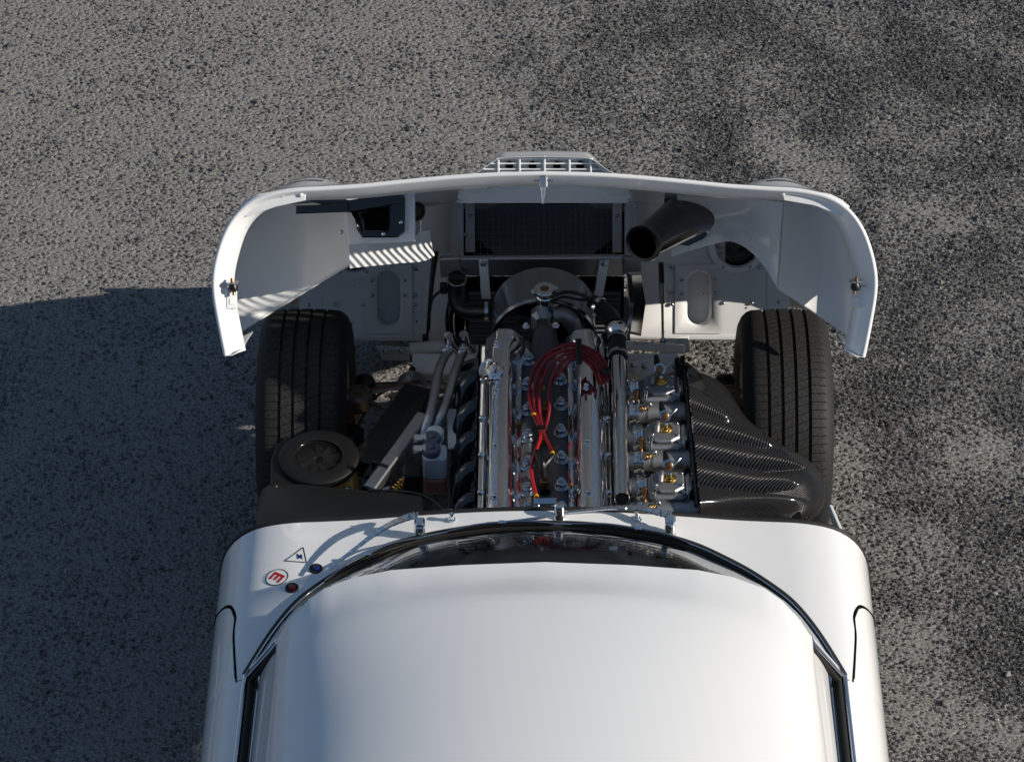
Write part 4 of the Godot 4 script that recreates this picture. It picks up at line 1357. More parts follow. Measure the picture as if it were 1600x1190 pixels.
func make_engine(car: Node3D) -> void:
	var eng := part(car, "engine", box_mesh(Vector3(.34, .40, .74), .02), M.dark, Transform3D(Basis.IDENTITY, Vector3(0, .47, .48)))
	eng.set_meta("label", "straight six with two polished cam covers")
	var o := eng.position
	# head: the dark valley between the covers, higher along the rows of studs
	var rows := []
	for i in 31:
		var z := lerpf(.115, .86, i / 30.0)
		var row := PackedVector3Array()
		for q in [[-.174, .60], [-.172, .695], [-.168, .6995], [-.075, .6995], [-.062, .712], [-.045, .722], [-.028, .720], [-.018, .709], [0, .706], [.018, .709], [.028, .720], [.045, .722], [.062, .712], [.075, .6995], [.168, .6995], [.172, .695], [.174, .60]]:
			row.append(Vector3(q[0], q[1], z) - o)
		rows.append(row)
	var st := begin()
	sheet(st, rows, 0, null, true)
	part(eng, "cylinder_head", done(st), M.crackle)
	# front of the head: rounded nose between the covers, thermostat housing ahead of it
	st = begin()
	var nose := []
	for i in 9:
		var f := i / 8.0
		var row := PackedVector3Array()
		for k in 17:
			var a := (k - 8) / 8.0
			row.append(Vector3(a * lerpf(.034, .064, f * f), .728 + .030 * (1 - f * f) * (1 - pow(absf(a), 4)) - .02 * f, lerpf(.085, .235, f)) - o)
		nose.append(row)
	nose.push_front(PackedVector3Array(Array(nose[0]).map(func(p): return p + Vector3(0, -.12, -.004))))
	sheet(st, nose, 0, null, true)
	part(eng, "timing_cover", done(st), M.crackle)
	part(eng, "thermostat_housing", box_mesh(Vector3(.058, .075, .05), .014), M.cast, Transform3D(Basis.IDENTITY, Vector3(-0.0068, 0.735, 0.0225) + Vector3(0, -.01, 0) - o))
	part(eng, "outlet_elbow", tube_mesh([Vector3(0.0187, 0.74, 0.0232) - o, Vector3(0.0495, 0.735, 0.0172) - o, Vector3(0.0717, 0.72, 0.0205) - o, Vector3(0.0787, 0.69, 0.0166) - o], .021, 14), M.cast)
	# cam covers
	for s: float in [-1.0, 1.0]:
		var cr := [cover_row(.122, s, .03), cover_row(.1222, s, .35), cover_row(.1235, s, .72), cover_row(.127, s, .9), cover_row(.134, s, .985), cover_row(.142, s, 1.0)]
		for i in 12: cr.append(cover_row(.15 + .01 * i, s, 1.0))
		for i in 14: cr.append(cover_row(.27 + .04 * i, s, 1.0))
		cr.append_array([cover_row(.832, s, 1.0), cover_row(.842, s, .97), cover_row(.850, s, .85), cover_row(.854, s, .6), cover_row(.855, s, .03)])
		for r in cr.size():
			for j in cr[r].size(): cr[r][j] -= o
		st = begin()
		sheet(st, cr, 0, null, s > 0)
		var cover := part(eng, "cam_cover", done(st), M.chrome)
		cover.set_meta("label", "left polished cam cover with the oil filler" if s < 0 else "right polished cam cover")
		# gasket line below
		part(eng, "cover_gasket", box_mesh(Vector3(.122, .003, .73), .001), M.dark, Transform3D(Basis.IDENTITY, Vector3(s * .114, .6992, .488) - o))
	# dome nuts on the covers
	st = begin()
	lathe(st, [Vector2(.0105, 0), Vector2(.0105, .0015), Vector2(.0075, .0018)], Transform3D.IDENTITY, 16)
	lathe(st, [Vector2(.0075, .0018), Vector2(.0075, .006)], Transform3D.IDENTITY, 6)
	lathe(st, [Vector2(.0068, .006), Vector2(.006, .0095), Vector2(.0035, .0118), Vector2(0, .0125)], Transform3D.IDENTITY, 14)
	var dome_nut := done(st)
	for p in [Vector3(-0.1235, 0.787, 0.3855), Vector3(-0.1245, 0.787, 0.5971), Vector3(-0.1241, 0.787, 0.7872), Vector3(0.1072, 0.787, 0.368), Vector3(0.1085, 0.787, 0.5826), Vector3(0.1099, 0.787, 0.7731), Vector3(-0.0488, 0.795, 0.1364), Vector3(0.0286, 0.795, 0.1338), Vector3(-0.1255, 0.787, 0.1971)]:
		part(eng, "dome_nut", dome_nut, M.chrome, Transform3D(Basis.IDENTITY, p - o))
	for z in [.31, .46, .60, .74]:
		for s: float in [-1.0, 1.0]:
			part(eng, "dome_nut", dome_nut, M.chrome, Transform3D(Basis(Vector3.BACK, -s * .9), Vector3(s * .158, .757, z) - o))
	# head studs: washer, hexagon nut, stud end
	st = begin()
	lathe(st, [Vector2(.0190, 0), Vector2(.0190, .003), Vector2(.0185, .0038), Vector2(.009, .004)], Transform3D.IDENTITY, 20)
	lathe(st, [Vector2(.0142, .004), Vector2(.0142, .018), Vector2(.0122, .020), Vector2(.007, .020)], Transform3D.IDENTITY, 6)
	lathe(st, [Vector2(.0078, .020), Vector2(.0078, .027), Vector2(.0065, .0285), Vector2(.004, .0272), Vector2(0, .027)], Transform3D.IDENTITY, 12)
	var stud := done(st)
	var n := 0
	for p in [Vector3(-0.042, 0.73, 0.1923), Vector3(-0.045, 0.73, 0.2923), Vector3(-0.0446, 0.73, 0.3906), Vector3(-0.0442, 0.73, 0.4947), Vector3(-0.0438, 0.73, 0.5994), Vector3(-0.0435, 0.73, 0.6974), Vector3(-0.0448, 0.73, 0.7704), Vector3(0.042, 0.73, 0.1923), Vector3(0.0401, 0.73, 0.2719), Vector3(0.0414, 0.73, 0.3706), Vector3(0.041, 0.73, 0.475), Vector3(0.0423, 0.73, 0.5776), Vector3(0.0419, 0.73, 0.6784), Vector3(0.0432, 0.73, 0.7657)]:
		n += 1
		part(eng, "head_nut", stud, M.zinc, Transform3D(Basis(Vector3.UP, n * .7), Vector3(p.x, .7215, p.z) - o))
	# plugs and their caps
	for p in [Vector3(-0.0016, 0.715, 0.6621), Vector3(0, 0.715, 0.5001), Vector3(0.0017, 0.715, 0.3811)]:
		part(eng, "spark_plug", lathe_mesh([Vector2(.013, 0), Vector2(.013, .004), Vector2(.010, .004), Vector2(.010, .014), Vector2(.007, .016), Vector2(.006, .028), Vector2(0, .03)], 12), M.bronze, Transform3D(Basis.IDENTITY, p - o))
	part(eng, "plug_cap", tube_mesh([Vector3(-0.0048, 0.745, 0.659) - o, Vector3(-0.0064, 0.77, 0.6481) - o, Vector3(-0.0048, 0.775, 0.6392) - o], [.011, .010, .007], 12), M.hose)
	part(eng, "plug_cap", tube_mesh([Vector3(-0.0064, 0.765, 0.6522) - o, Vector3(0.0081, 0.772, 0.6359) - o, Vector3(0.021, 0.775, 0.6176) - o], [.0095, .0085, .006], 12), M.hose)
	part(eng, "plug_cap", tube_mesh([Vector3(-0.0048, 0.766, 0.6437) - o, Vector3(-0.0145, 0.772, 0.6239) - o, Vector3(-0.021, 0.774, 0.5996) - o], [.009, .008, .006], 12), M.hose)
	part(eng, "plug_valley_drain", lathe_mesh([Vector2(.013, 0), Vector2(.013, .0015), Vector2(0, .0015)], 16), M.dark, Transform3D(Basis.IDENTITY, Vector3(0.0016, 0.7085, 0.6836) - o))
	# oil filler on the left cover
	var fill := part(eng, "oil_filler_cap", lathe_mesh([Vector2(.026, -.012), Vector2(.029, -.006), Vector2(.0285, .004), Vector2(.025, .008), Vector2(.020, .005), Vector2(.012, .006), Vector2(0, .009)], 32), M.chrome, at(Vector3(-0.1457, 0.802, 0.3146) - o, Vector3(-.55, .75, .2)))
	part(fill, "filler_collar", lathe_mesh([Vector2(.024, -.03), Vector2(.031, -.026), Vector2(.032, -.020), Vector2(.027, -.016), Vector2(.024, -.012)], 32), M.polished)
	# lifting bracket at the back of the head
	st = begin()
	var b := [Vector3(-0.0272, 0.76, 0.7628), Vector3(0.0288, 0.76, 0.7604), Vector3(0.0318, 0.745, 0.8098), Vector3(-0.0271, 0.745, 0.8098)]
	plate(st, [b[0], b[1], b[1].lerp(b[2], .38), b[0].lerp(b[3], .38)].map(func(p): return p - o), .004, Vector3.UP)
	plate(st, [b[0].lerp(b[3], .39), b[0].lerp(b[3], .39).lerp(b[1].lerp(b[2], .39), .24), b[3].lerp(b[2], .24), b[3]].map(func(p): return p - o), .004, Vector3.UP)
	plate(st, [b[0].lerp(b[3], .39).lerp(b[1].lerp(b[2], .39), .76), b[1].lerp(b[2], .39), b[2], b[3].lerp(b[2], .76)].map(func(p): return p - o), .004, Vector3.UP)
	part(eng, "lifting_bracket", done(st), M.zinc)
	# ignition leads, tied together where they cross the right cover
	var leads := [
		[Vector3(0.1683, 0.8, 0.3527), Vector3(0.1619, 0.815, 0.3272), Vector3(0.1421, 0.84, 0.3056), Vector3(0.1108, 0.848, 0.2844), Vector3(0.0861, 0.848, 0.2767), Vector3(0.048, 0.842, 0.2722), Vector3(0.01, 0.82, 0.2719), Vector3(-0.0216, 0.8, 0.2996), Vector3(-0.0364, 0.785, 0.343), Vector3(-0.0396, 0.775, 0.3893), Vector3(-0.0312, 0.765, 0.4403), Vector3(-0.0164, 0.762, 0.4888), Vector3(-0.0082, 0.762, 0.5182)],
		[Vector3(0.1616, 0.8, 0.3628), Vector3(0.1536, 0.815, 0.3322), Vector3(0.1353, 0.84, 0.3157), Vector3(0.109, 0.848, 0.2971), Vector3(0.086, 0.848, 0.2895), Vector3(0.048, 0.842, 0.2901), Vector3(0.0116, 0.82, 0.2923), Vector3(-0.0132, 0.8, 0.3199), Vector3(-0.0248, 0.785, 0.3606), Vector3(-0.028, 0.775, 0.4068), Vector3(-0.0213, 0.765, 0.4526), Vector3(-0.0098, 0.768, 0.5029), Vector3(-0.0016, 0.762, 0.528)],
		[Vector3(0.1549, 0.8, 0.3678), Vector3(0.1469, 0.815, 0.3373), Vector3(0.1303, 0.84, 0.3259), Vector3(0.1057, 0.848, 0.3073), Vector3(0.0842, 0.848, 0.3022), Vector3(0.0512, 0.842, 0.3054), Vector3(0.0215, 0.82, 0.3102), Vector3(0, 0.8, 0.3376), Vector3(-0.0115, 0.785, 0.3757), Vector3(-0.0148, 0.775, 0.4243), Vector3(-0.0115, 0.765, 0.4625), Vector3(-0.0049, 0.772, 0.5147)],
		[Vector3(0.1483, 0.8, 0.3729), Vector3(0.1402, 0.815, 0.3449), Vector3(0.1252, 0.84, 0.336), Vector3(0.1023, 0.846, 0.3177), Vector3(0.0825, 0.846, 0.3126), Vector3(0.0578, 0.84, 0.3183), Vector3(0.0347, 0.82, 0.3254), Vector3(0.0182, 0.8, 0.3477), Vector3(0.0115, 0.785, 0.3858), Vector3(0.0115, 0.775, 0.4441), Vector3(0.0065, 0.765, 0.4774), Vector3(-0.0033, 0.766, 0.5178)],
		[Vector3(0.1417, 0.8, 0.3729), Vector3(0.132, 0.81, 0.3441), Vector3(0.1186, 0.836, 0.3415), Vector3(0.1006, 0.842, 0.3257), Vector3(0.0825, 0.842, 0.3206), Vector3(0.0627, 0.836, 0.3288), Vector3(0.0446, 0.815, 0.3348), Vector3(0.0281, 0.795, 0.3419), Vector3(0.0149, 0.78, 0.3499)],
		[Vector3(0.0862, 0.846, 0.2667), Vector3(0.0613, 0.844, 0.2669), Vector3(0.0282, 0.83, 0.2683), Vector3(0.005, 0.81, 0.2832), Vector3(-0.005, 0.79, 0.3108), Vector3(-0.005, 0.775, 0.3491)]]
	var cut := 0
	for l in leads:
		part(eng, "ignition_lead", tube_mesh(l.map(func(p): return p - o), .0047, 10, 5), M.red_lead)
	part(eng, "ignition_lead", tube_mesh([Vector3(-0.0082, 0.762, 0.5133), Vector3(-0.013, 0.762, 0.5475), Vector3(-0.0243, 0.762, 0.596), Vector3(-0.0323, 0.758, 0.6397), Vector3(-0.0322, 0.755, 0.677), Vector3(-0.0257, 0.75, 0.7119), Vector3(-0.0208, 0.745, 0.7396)].map(func(p): return p - o), .0047, 10, 5), M.red_bright)
	part(eng, "ignition_lead", tube_mesh([Vector3(-0.0049, 0.762, 0.5182), Vector3(0.0049, 0.762, 0.5475), Vector3(0.0146, 0.762, 0.5767), Vector3(0.021, 0.772, 0.6095)].map(func(p): return p - o), .0047, 10, 5), M.red_lead)
	part(eng, "ignition_lead", tube_mesh([Vector3(0.0884, 0.73, 0.2923), Vector3(0.0827, 0.73, 0.3931), Vector3(0.0769, 0.73, 0.5168), Vector3(0.078, 0.73, 0.5897), Vector3(0.0857, 0.73, 0.6498), Vector3(0.0885, 0.73, 0.7092), Vector3(0.0833, 0.73, 0.7611)].map(func(p): return p - o), .0045, 10, 5), M.red_bright)
	for p in [Vector3(-0.005, 0.775, 0.3567), Vector3(-0.0208, 0.747, 0.7394), Vector3(0.0194, 0.772, 0.6071), Vector3(-0.0279, 0.768, 0.456)]:
		part(eng, "lead_marker", lathe_mesh([Vector2(.0052, -.004), Vector2(.0058, -.003), Vector2(.0058, .003), Vector2(.0052, .004)], 12), M.yellow, at(p - o, Vector3(.1, .1, 1), Vector3.UP))
	part(eng, "lead_tie", bar_mesh(Vector3(0.0879, 0.852, 0.2558) - o, Vector3(0.0888, 0.848, 0.3479) - o, .016, .014, Vector3.UP, .004), M.rubber)
	part(eng, "lead_tie", bar_mesh(Vector3(0.1499, 0.822, 0.353) - o, Vector3(0.1682, 0.822, 0.3429) - o, .018, .018, Vector3.UP, .004), M.rubber)
	part(eng, "lead_tie", tube_mesh([Vector3(-0.0179, 0.773, 0.5085) - o, Vector3(0.0033, 0.775, 0.5107) - o], .006, 8, 1), M.hose)
	# exhaust side: six curved pipes
	for k in 6:
		var z := .20 + .118 * k
		part(eng, "exhaust_pipe", tube_mesh([Vector3(-.15, .655, z) - o, Vector3(-.182, .668, z) - o, Vector3(-.207, .652, z + .012) - o, Vector3(-.219, .61, z + .035) - o, Vector3(-.222, .54, z + .07) - o, Vector3(-.22, .45, z + .12) - o], .0245, 18, 6), M.manifold)
		part(eng, "exhaust_flange", box_mesh(Vector3(.012, .07, .085), .004), M.crackle, Transform3D(Basis.IDENTITY, Vector3(-.174, .645, z) - o))
	part(eng, "front_casting", lathe_mesh([Vector2(.02, .03), Vector2(.048, .028), Vector2(.056, .01), Vector2(.056, -.05), Vector2(.05, -.07)], 28), M.cast, at(Vector3(-0.1948, 0.6, 0.1114) - o, Vector3(-.35, .75, -.2)))
	part(eng, "intake_manifold", box_mesh(Vector3(.03, .09, .66), .006), M.crackle, Transform3D(Basis.IDENTITY, Vector3(.203, .645, .48) - o))

# ---------------------------------------------------------------- carburettors and air box
func make_intake(car: Node3D) -> void:
	var spots := [Vector3(0.2967, 0.725, 0.3018), Vector3(0.3051, 0.725, 0.4867), Vector3(0.3099, 0.725, 0.6754)]
	var names := ["front carburettor, nearest the radiator", "middle carburettor", "rear carburettor, nearest the windscreen"]
	for k in 3:
		var p: Vector3 = spots[k]
		var st := begin()
		prism(st, PackedVector2Array([Vector2(-.048, -.035), Vector2(-.035, -.046), Vector2(.04, -.046), Vector2(.05, -.036), Vector2(.05, .034), Vector2(.036, .044), Vector2(-.03, .044), Vector2(-.048, .03)]), .075, .006, Transform3D(Basis(Vector3.RIGHT, Vector3.BACK, Vector3.DOWN), Vector3(0, 0, 0)))
		prism(st, PackedVector2Array([Vector2(-.04, -.03), Vector2(-.028, -.04), Vector2(.032, -.04), Vector2(.042, -.03), Vector2(.042, .018), Vector2(.02, .034), Vector2(-.015, .034), Vector2(-.04, .014)]), .012, .004, Transform3D(Basis(Vector3.RIGHT, Vector3.BACK, Vector3.DOWN), Vector3(0, .012, 0)))
		var c := part(car, "carburettor", done(st), M.cast, Transform3D(Basis.IDENTITY, p))
		c.set_meta("label", names[k])
		st = begin()
		for s: float in [-1.0, 1.0]:
			lathe(st, [Vector2(.020, -.095), Vector2(.0245, -.09), Vector2(.0245, -.03), Vector2(.027, -.028), Vector2(.027, .05), Vector2(.030, .052), Vector2(.030, .075), Vector2(.02, .076)], at(Vector3(0, -.038, s * .045 + .012), Vector3.RIGHT), 24)
		part(c, "barrels", done(st), M.cast)
		for s: float in [-1.0, 1.0]:
			part(c, "barrel_collar", lathe_mesh([Vector2(.024, -.014), Vector2(.031, -.013), Vector2(.031, -.003), Vector2(.027, -.001), Vector2(.027, .004), Vector2(.031, .006), Vector2(.031, .012), Vector2(.024, .013)], 28), M.polished, at(Vector3(-.064, -.036, s * .045 + .012), Vector3.RIGHT))
		part(c, "jet_cover", lathe_mesh([Vector2(.0165, .0), Vector2(.0175, .003), Vector2(.0155, .006), Vector2(.011, .006), Vector2(.0095, .009), Vector2(0, .010)], 28), M.brass, Transform3D(Basis.IDENTITY, Vector3(.006, .012, -.012)))
		part(c, "cover_wing_nut", lathe_mesh([Vector2(.0045, .008), Vector2(.0055, .016), Vector2(.003, .020), Vector2(0, .020)], 8), M.zinc, Transform3D(Basis.IDENTITY, Vector3(.006, .012, -.012)))
		var plug := part(c, "fuel_inlet", lathe_mesh([Vector2(.0115, -.012), Vector2(.0125, -.004), Vector2(.0105, -.003), Vector2(.0105, .012), Vector2(.009, .013), Vector2(0, .013)], 20), M.bronze, at(Vector3(.004, .020, -.052), Vector3(0, .6, .75)))
		part(plug, "inlet_banjo", lathe_mesh([Vector2(.0105, -.016), Vector2(.0155, -.014), Vector2(.0155, -.004), Vector2(.0105, -.003)], 20), M.zinc)
		part(c, "inlet_hose", tube_mesh([Vector3(.0, .014, -.068), Vector3(-.002, .016, -.085), Vector3(-.004, .022, -.105)], [.008, .0085, .005], 10), M.hose)
		part(c, "inlet_spout", tube_mesh([Vector3(.014, .012, -.058), Vector3(.026, .018, -.068), Vector3(.034, .022, -.078)], .0045, 8), M.steel)
		for q in [Vector3(-.058, .014, .030), Vector3(-.034, .018, .034)]:
			part(c, "idle_jet", lathe_mesh([Vector2(.0052, -.05), Vector2(.0052, -.004), Vector2(.0065, -.003), Vector2(.0065, .004), Vector2(.004, .006), Vector2(0, .006)], 10), M.bronze if q.x < -.05 else M.steel, at(q, Vector3(0, 1, -.15)))
		part(c, "float_boss", tube_mesh([Vector3(-.014, .018, -.03), Vector3(-.016, .022, -.012), Vector3(-.017, .014, .004)], [.006, .0075, .006], 10), M.cast)
		part(c, "clamp_bracket", bar_mesh(Vector3(.020, .014, .004), Vector3(.046, .0, .030), .012, .004, Vector3.UP), M.steel)
		part(c, "clamp_tongue", bar_mesh(Vector3(.046, .002, .026), Vector3(.048, -.03, .044), .012, .004, Vector3(0, .3, 1)), M.steel)
		part(c, "throttle_lever", bar_mesh(Vector3(-.066, -.02, .066), Vector3(-.022, -.006, .058), .010, .005, Vector3.UP), M.steel)
		part(c, "lever_spring", tube_mesh(coil(Vector3(-.07, -.014, .070), Vector3(-.03, -.008, .072), .006, 6), .0014, 5, 1), M.brass)
		part(c, "lever_bolt", lathe_mesh(dome(.006, .006, .004), 8), M.zinc, Transform3D(Basis.IDENTITY, Vector3(-.024, -.006, .062)))
		for q in [Vector3(-.038, .013, -.022), Vector3(.036, .013, -.03), Vector3(.036, .013, .012), Vector3(-.03, .013, .012)]:
			part(c, "cover_screw", lathe_mesh(dome(.0042, .002, .002), 8), M.zinc, Transform3D(Basis.IDENTITY, q))
		part(c, "end_plate", box_mesh(Vector3(.012, .055, .075), .004), M.steel, Transform3D(Basis.IDENTITY, Vector3(.052, -.016, .004)))
		part(c, "side_chain", tube_mesh([Vector3(-.074, .006, -.03), Vector3(-.078, .002, -.008), Vector3(-.073, -.004, .014), Vector3(-.078, -.01, .03)], .003, 6), M.steel)
	# fluted carbon air box: six runners that merge into one outlet
	var left := [Vector3(0.3723, 0.7, 0.1961), Vector3(0.3753, 0.7, 0.3137), Vector3(0.3799, 0.7, 0.429), Vector3(0.3828, 0.7, 0.5421), Vector3(0.3856, 0.7, 0.653), Vector3(0.3895, 0.7, 0.7759)]
	var right := [Vector3(0.4205, 0.64, 0.1212), Vector3(0.4828, 0.64, 0.1809), Vector3(0.5379, 0.64, 0.3113), Vector3(0.6134, 0.64, 0.4067), Vector3(0.6832, 0.64, 0.4636), Vector3(0.7182, 0.64, 0.5395), Vector3(0.7121, 0.64, 0.6121), Vector3(0.6613, 0.64, 0.6718), Vector3(0.508, 0.64, 0.7215)]
	var rc := curve(right, 10)
	var lc := curve(left, 12)
	var rows := []
	var under := []
	for i in 145:
		var v := i / 144.0
		var a := lc[0].lerp(lc[0], 0)
		var fa := v * (lc.size() - 1)
		a = lc[int(fa)].lerp(lc[mini(int(fa) + 1, lc.size() - 1)], fa - int(fa))
		var fb := v * (rc.size() - 1)
		var b := rc[int(fb)].lerp(rc[mini(int(fb) + 1, rc.size() - 1)], fb - int(fb))
		var row := PackedVector3Array()
		for k in 41:
			var u := sin(k / 40.0 * PI / 2)
			var p := a.lerp(b, u)
			# each runner narrows and sinks as it nears the outlet
			var flute := 0.0
			for n in 6:
				var reach: float = [.42, .58, .74, .90, .80, 1.15][n]
				var w := 1.0 - pow(minf(1.0, u / reach), 1.6)
				var mid := lerpf((n + .5) / 6.0, .74, .30 * u * u)
				var off := (v - mid) / (.0845 * sqrt(maxf(w, 1e-4)))
				flute = maxf(flute, .040 * sqrt(maxf(0, 1.0 - off * off)) * pow(w, .45))
			var ridge := .034 * exp(-pow((v - .70) / .13, 2.0)) * smoothstep(.45, .95, u)
			var crown := .040 * sqrt(maxf(0, 1 - pow(u, 5.0))) * (1.0 - .3 * exp(-v * 12.0))
			var ends := sqrt(minf(1.0, minf(v, 1 - v) / .05)) * .012 * (1 - u)
			p.y = lerpf(.660, .610, u) + crown + flute * sqrt(maxf(0, 1 - pow(u, 6.0))) + ridge * sqrt(maxf(0, 1 - pow(u, 6.0))) * minf(1.0, minf(v, 1.0 - v) * 14.0 + .15) + ends - .02 * u * (1 - u)
			row.append(p)
		row.append(Vector3(b.x, .59, b.z))
		row.append(Vector3(lerpf(a.x, b.x, .9), .575, lerpf(a.z, b.z, .9)))
		rows.append(row)
	var sf := begin()
	sheet(sf, rows, 0, null, true)
	var air := part(car, "air_box", done(sf), M.carbon)
	air.set_meta("label", "fluted carbon fibre air box beside the right front tyre")
	# backing plate with its beads
	part(air, "air_box_flange", bar_mesh(Vector3(0.3639, 0.672, 0.1636), Vector3(0.3817, 0.672, 0.7461), .014, .10, Vector3.UP, .004), M.gloss_black)
	part(air, "backing_plate", bar_mesh(Vector3(0.352, 0.645, 0.1322), Vector3(0.3672, 0.645, 0.7174), .016, .085, Vector3.UP, .004), M.satin_black)
	for k in 6:
		var v := (k + .5) / 6.0
		var q: Vector3 = left[0].lerp(left[5], v)
		part(air, "runner_bead", tube_mesh([Vector3(q.x - .006, .655, q.z - .040), Vector3(q.x - .006, .692, q.z - .032), Vector3(q.x - .005, .700, q.z), Vector3(q.x - .004, .692, q.z + .032), Vector3(q.x - .004, .655, q.z + .040)], .004, 8), M.gloss_black)
	# ribbed bellows under the outlet
	var prof := []
	for k in 7:
		prof.append(Vector2(.088 - .010 * k, .0 + .004 * k))
		prof.append(Vector2(.083 - .010 * k, .008 + .004 * k))
	prof.push_front(Vector2(.09, -.08))
	part(air, "bellows", lathe_mesh(prof, 48), M.rubber, at(Vector3(0.6113, 0.585, 0.5575), Vector3(.12, 1, .28)))

func coil(a: Vector3, b: Vector3, r: float, turns: int) -> Array:
	var out := []
	var f := frame_along(b - a)
	for k in turns * 10 + 1:
		var t := TAU * k / 10.0
		out.append(a.lerp(b, k / (turns * 10.0)) + f.x * cos(t) * r + f.z * sin(t) * r)
	return out

# ---------------------------------------------------------------- left side of the engine bay
func make_left_bay(car: Node3D) -> void:
	# black plenum in front of the bulkhead
	var front := [Vector3(-0.727, 0.655, 0.6474), Vector3(-0.7178, 0.68, 0.6433), Vector3(-0.6987, 0.7, 0.6458), Vector3(-0.6172, 0.705, 0.6489), Vector3(-0.4949, 0.705, 0.668), Vector3(-0.3731, 0.705, 0.6822), Vector3(-0.3117, 0.7, 0.6887)]
	var rear := [Vector3(-0.7106, 0.792, 0.9126), Vector3(-0.6959, 0.8, 0.9142), Vector3(-0.6703, 0.808, 0.9158), Vector3(-0.5969, 0.826, 0.9212), Vector3(-0.4789, 0.838, 0.9226), Vector3(-0.3769, 0.85, 0.9216), Vector3(-0.297, 0.858, 0.9187)]
	var rows := []
	rows.append(PackedVector3Array(front.map(func(p): return p + Vector3(0, -.16, 0))))
	rows.append(PackedVector3Array(front.map(func(p): return p + Vector3(0, -.006, -.002))))
	for i in 9:
		var r := PackedVector3Array()
		for k in 7:
			r.append(front[k].lerp(rear[k], i / 8.0) + Vector3(0, .012 * sin(PI * i / 8.0), 0))
		rows.append(r)
	var st := begin()
	sheet(st, rows)
	var side := []
	for i in rows.size():
		side.append(PackedVector3Array([rows[i][6], rows[i][6] + Vector3(.003, -.2, 0)]))
	sheet(st, side, 5)
	var plenum := part(car, "plenum_box", done(st), M.satin_black)
	var bolt := lathe_mesh(dome(.0042, .003, .001), 10)
	for p in [Vector3(-0.6793, 0.71, 0.6639), Vector3(-0.6356, 0.71, 0.6639), Vector3(-0.3051, 0.85, 0.9148), Vector3(-0.3089, 0.77, 0.7899)]:
		part(plenum, "plenum_rivet", bolt, M.bronze, at(p))
	# bulkhead behind everything
	var wall := begin()
	for s: float in [-1.0, 1.0]:
		var w := []
		for i in 41:
			var p := skin(i / 40.0 * .98, .942, s, -.012)
			w.append(PackedVector3Array([p, Vector3(p.x, .25, .942)]))
		sheet(wall, w, 0, null, s > 0)
	part(car, "bulkhead", done(wall), M.satin_black)
	# round air cleaner with its mesh
	var fc := Vector3(-0.5834, 0.64, 0.4735)
	var fl := part(car, "air_cleaner", lathe_mesh([Vector2(.062, -.004), Vector2(.064, .003), Vector2(.070, .004), Vector2(.098, .002), Vector2(.1035, -.002), Vector2(.1045, -.010), Vector2(.1045, -.016), Vector2(.100, -.017)], 64), M.satin_black, Transform3D(Basis.IDENTITY, fc))
	part(fl, "cleaner_label", lathe_mesh([Vector2(.099, -.017), Vector2(.099, -.13)], 64), M.yellow)
	part(fl, "cleaner_rim", lathe_mesh([Vector2(.1045, -.0165), Vector2(.1052, -.019), Vector2(.101, -.021)], 64), M.polished)
	st = begin()
	lathe(st, [Vector2(.063, -.004), Vector2(.062, -.03), Vector2(.0, -.032)], Transform3D.IDENTITY, 48)
	part(fl, "cleaner_back", done(st), M.dark)
	var wire := begin()
	for k in 27:
		var y := (k - 13) * .0046
		var w := sqrt(maxf(0, .0615 * .0615 - y * y))
		bar(wire, Vector3(-w, -.0035, y), Vector3(w, -.0035, y), .0006, .0006, Vector3.UP, .0002)
		bar(wire, Vector3(y, -.003, -w), Vector3(y, -.003, w), .0006, .0006, Vector3.UP, .0002)
	var wires := part(fl, "cleaner_wires", done(wire), M.fine_wire)
	wires.set_meta("kind", "stuff")
	part(fl, "mesh_ring", tube_mesh(range(49).map(func(k): return Vector3(.063 * cos(TAU * k / 48.0), .001, .063 * sin(TAU * k / 48.0))), .0022, 6, 1), M.gloss_black)
	for k in 9:
		part(fl, "impeller_blade", bar_mesh(Vector3(.012, -.012, 0).rotated(Vector3.UP, TAU * k / 9), Vector3(.058, -.012, 0).rotated(Vector3.UP, TAU * k / 9 + .25), .020, .003, Vector3(.2, 1, .3), .0008), M.satin_black)
	part(car, "cleaner_shroud", plate_mesh([Vector3(-0.7087, 0.618, 0.4714), Vector3(-0.6974, 0.618, 0.4096), Vector3(-0.6724, 0.618, 0.3822), Vector3(-0.6351, 0.618, 0.3921), Vector3(-0.5766, 0.618, 0.5641), Vector3(-0.7047, 0.618, 0.5641)], .010, Vector3.UP, .004), M.satin_black)
	part(fl, "cleaner_clip", box_mesh(Vector3(.018, .02, .012), .003), M.steel, Transform3D(Basis.IDENTITY, Vector3(.075, -.05, .072)))
	# black air trunk slanting in from the front and the silver bar beside it
	part(car, "air_trunk", bar_mesh(Vector3(-0.3352, 0.56, 0.1383), Vector3(-0.4621, 0.6, 0.4836), .085, .06, Vector3.UP, .006), M.satin_black)
	part(car, "air_trunk_cover", plate_mesh([Vector3(-0.4183, 0.62, 0.3944), Vector3(-0.3554, 0.62, 0.2684), Vector3(-0.32, 0.62, 0.207), Vector3(-0.3094, 0.62, 0.2224), Vector3(-0.3524, 0.62, 0.3694), Vector3(-0.4299, 0.62, 0.5299), Vector3(-0.4695, 0.62, 0.5299)], .004, Vector3.UP), M.satin_black)
	var strut := part(car, "brace_bar", bar_mesh(Vector3(-0.3186, 0.63, 0.3102), Vector3(-0.4458, 0.665, 0.6343), .034, .034, Vector3.UP, .004), M.brushed)
	for p in [[Vector3(-0.4215, 0.672, 0.5356), 0], [Vector3(-0.442, 0.679, 0.6374), 1]]:
		part(strut, "brace_band", bar_mesh(p[0] + Vector3(-.022, -.010, -.008), p[0] + Vector3(.022, -.010, .016), .008, .030, Vector3.UP, .001), M.hose)
	# twin fluid reservoirs
	st = begin()
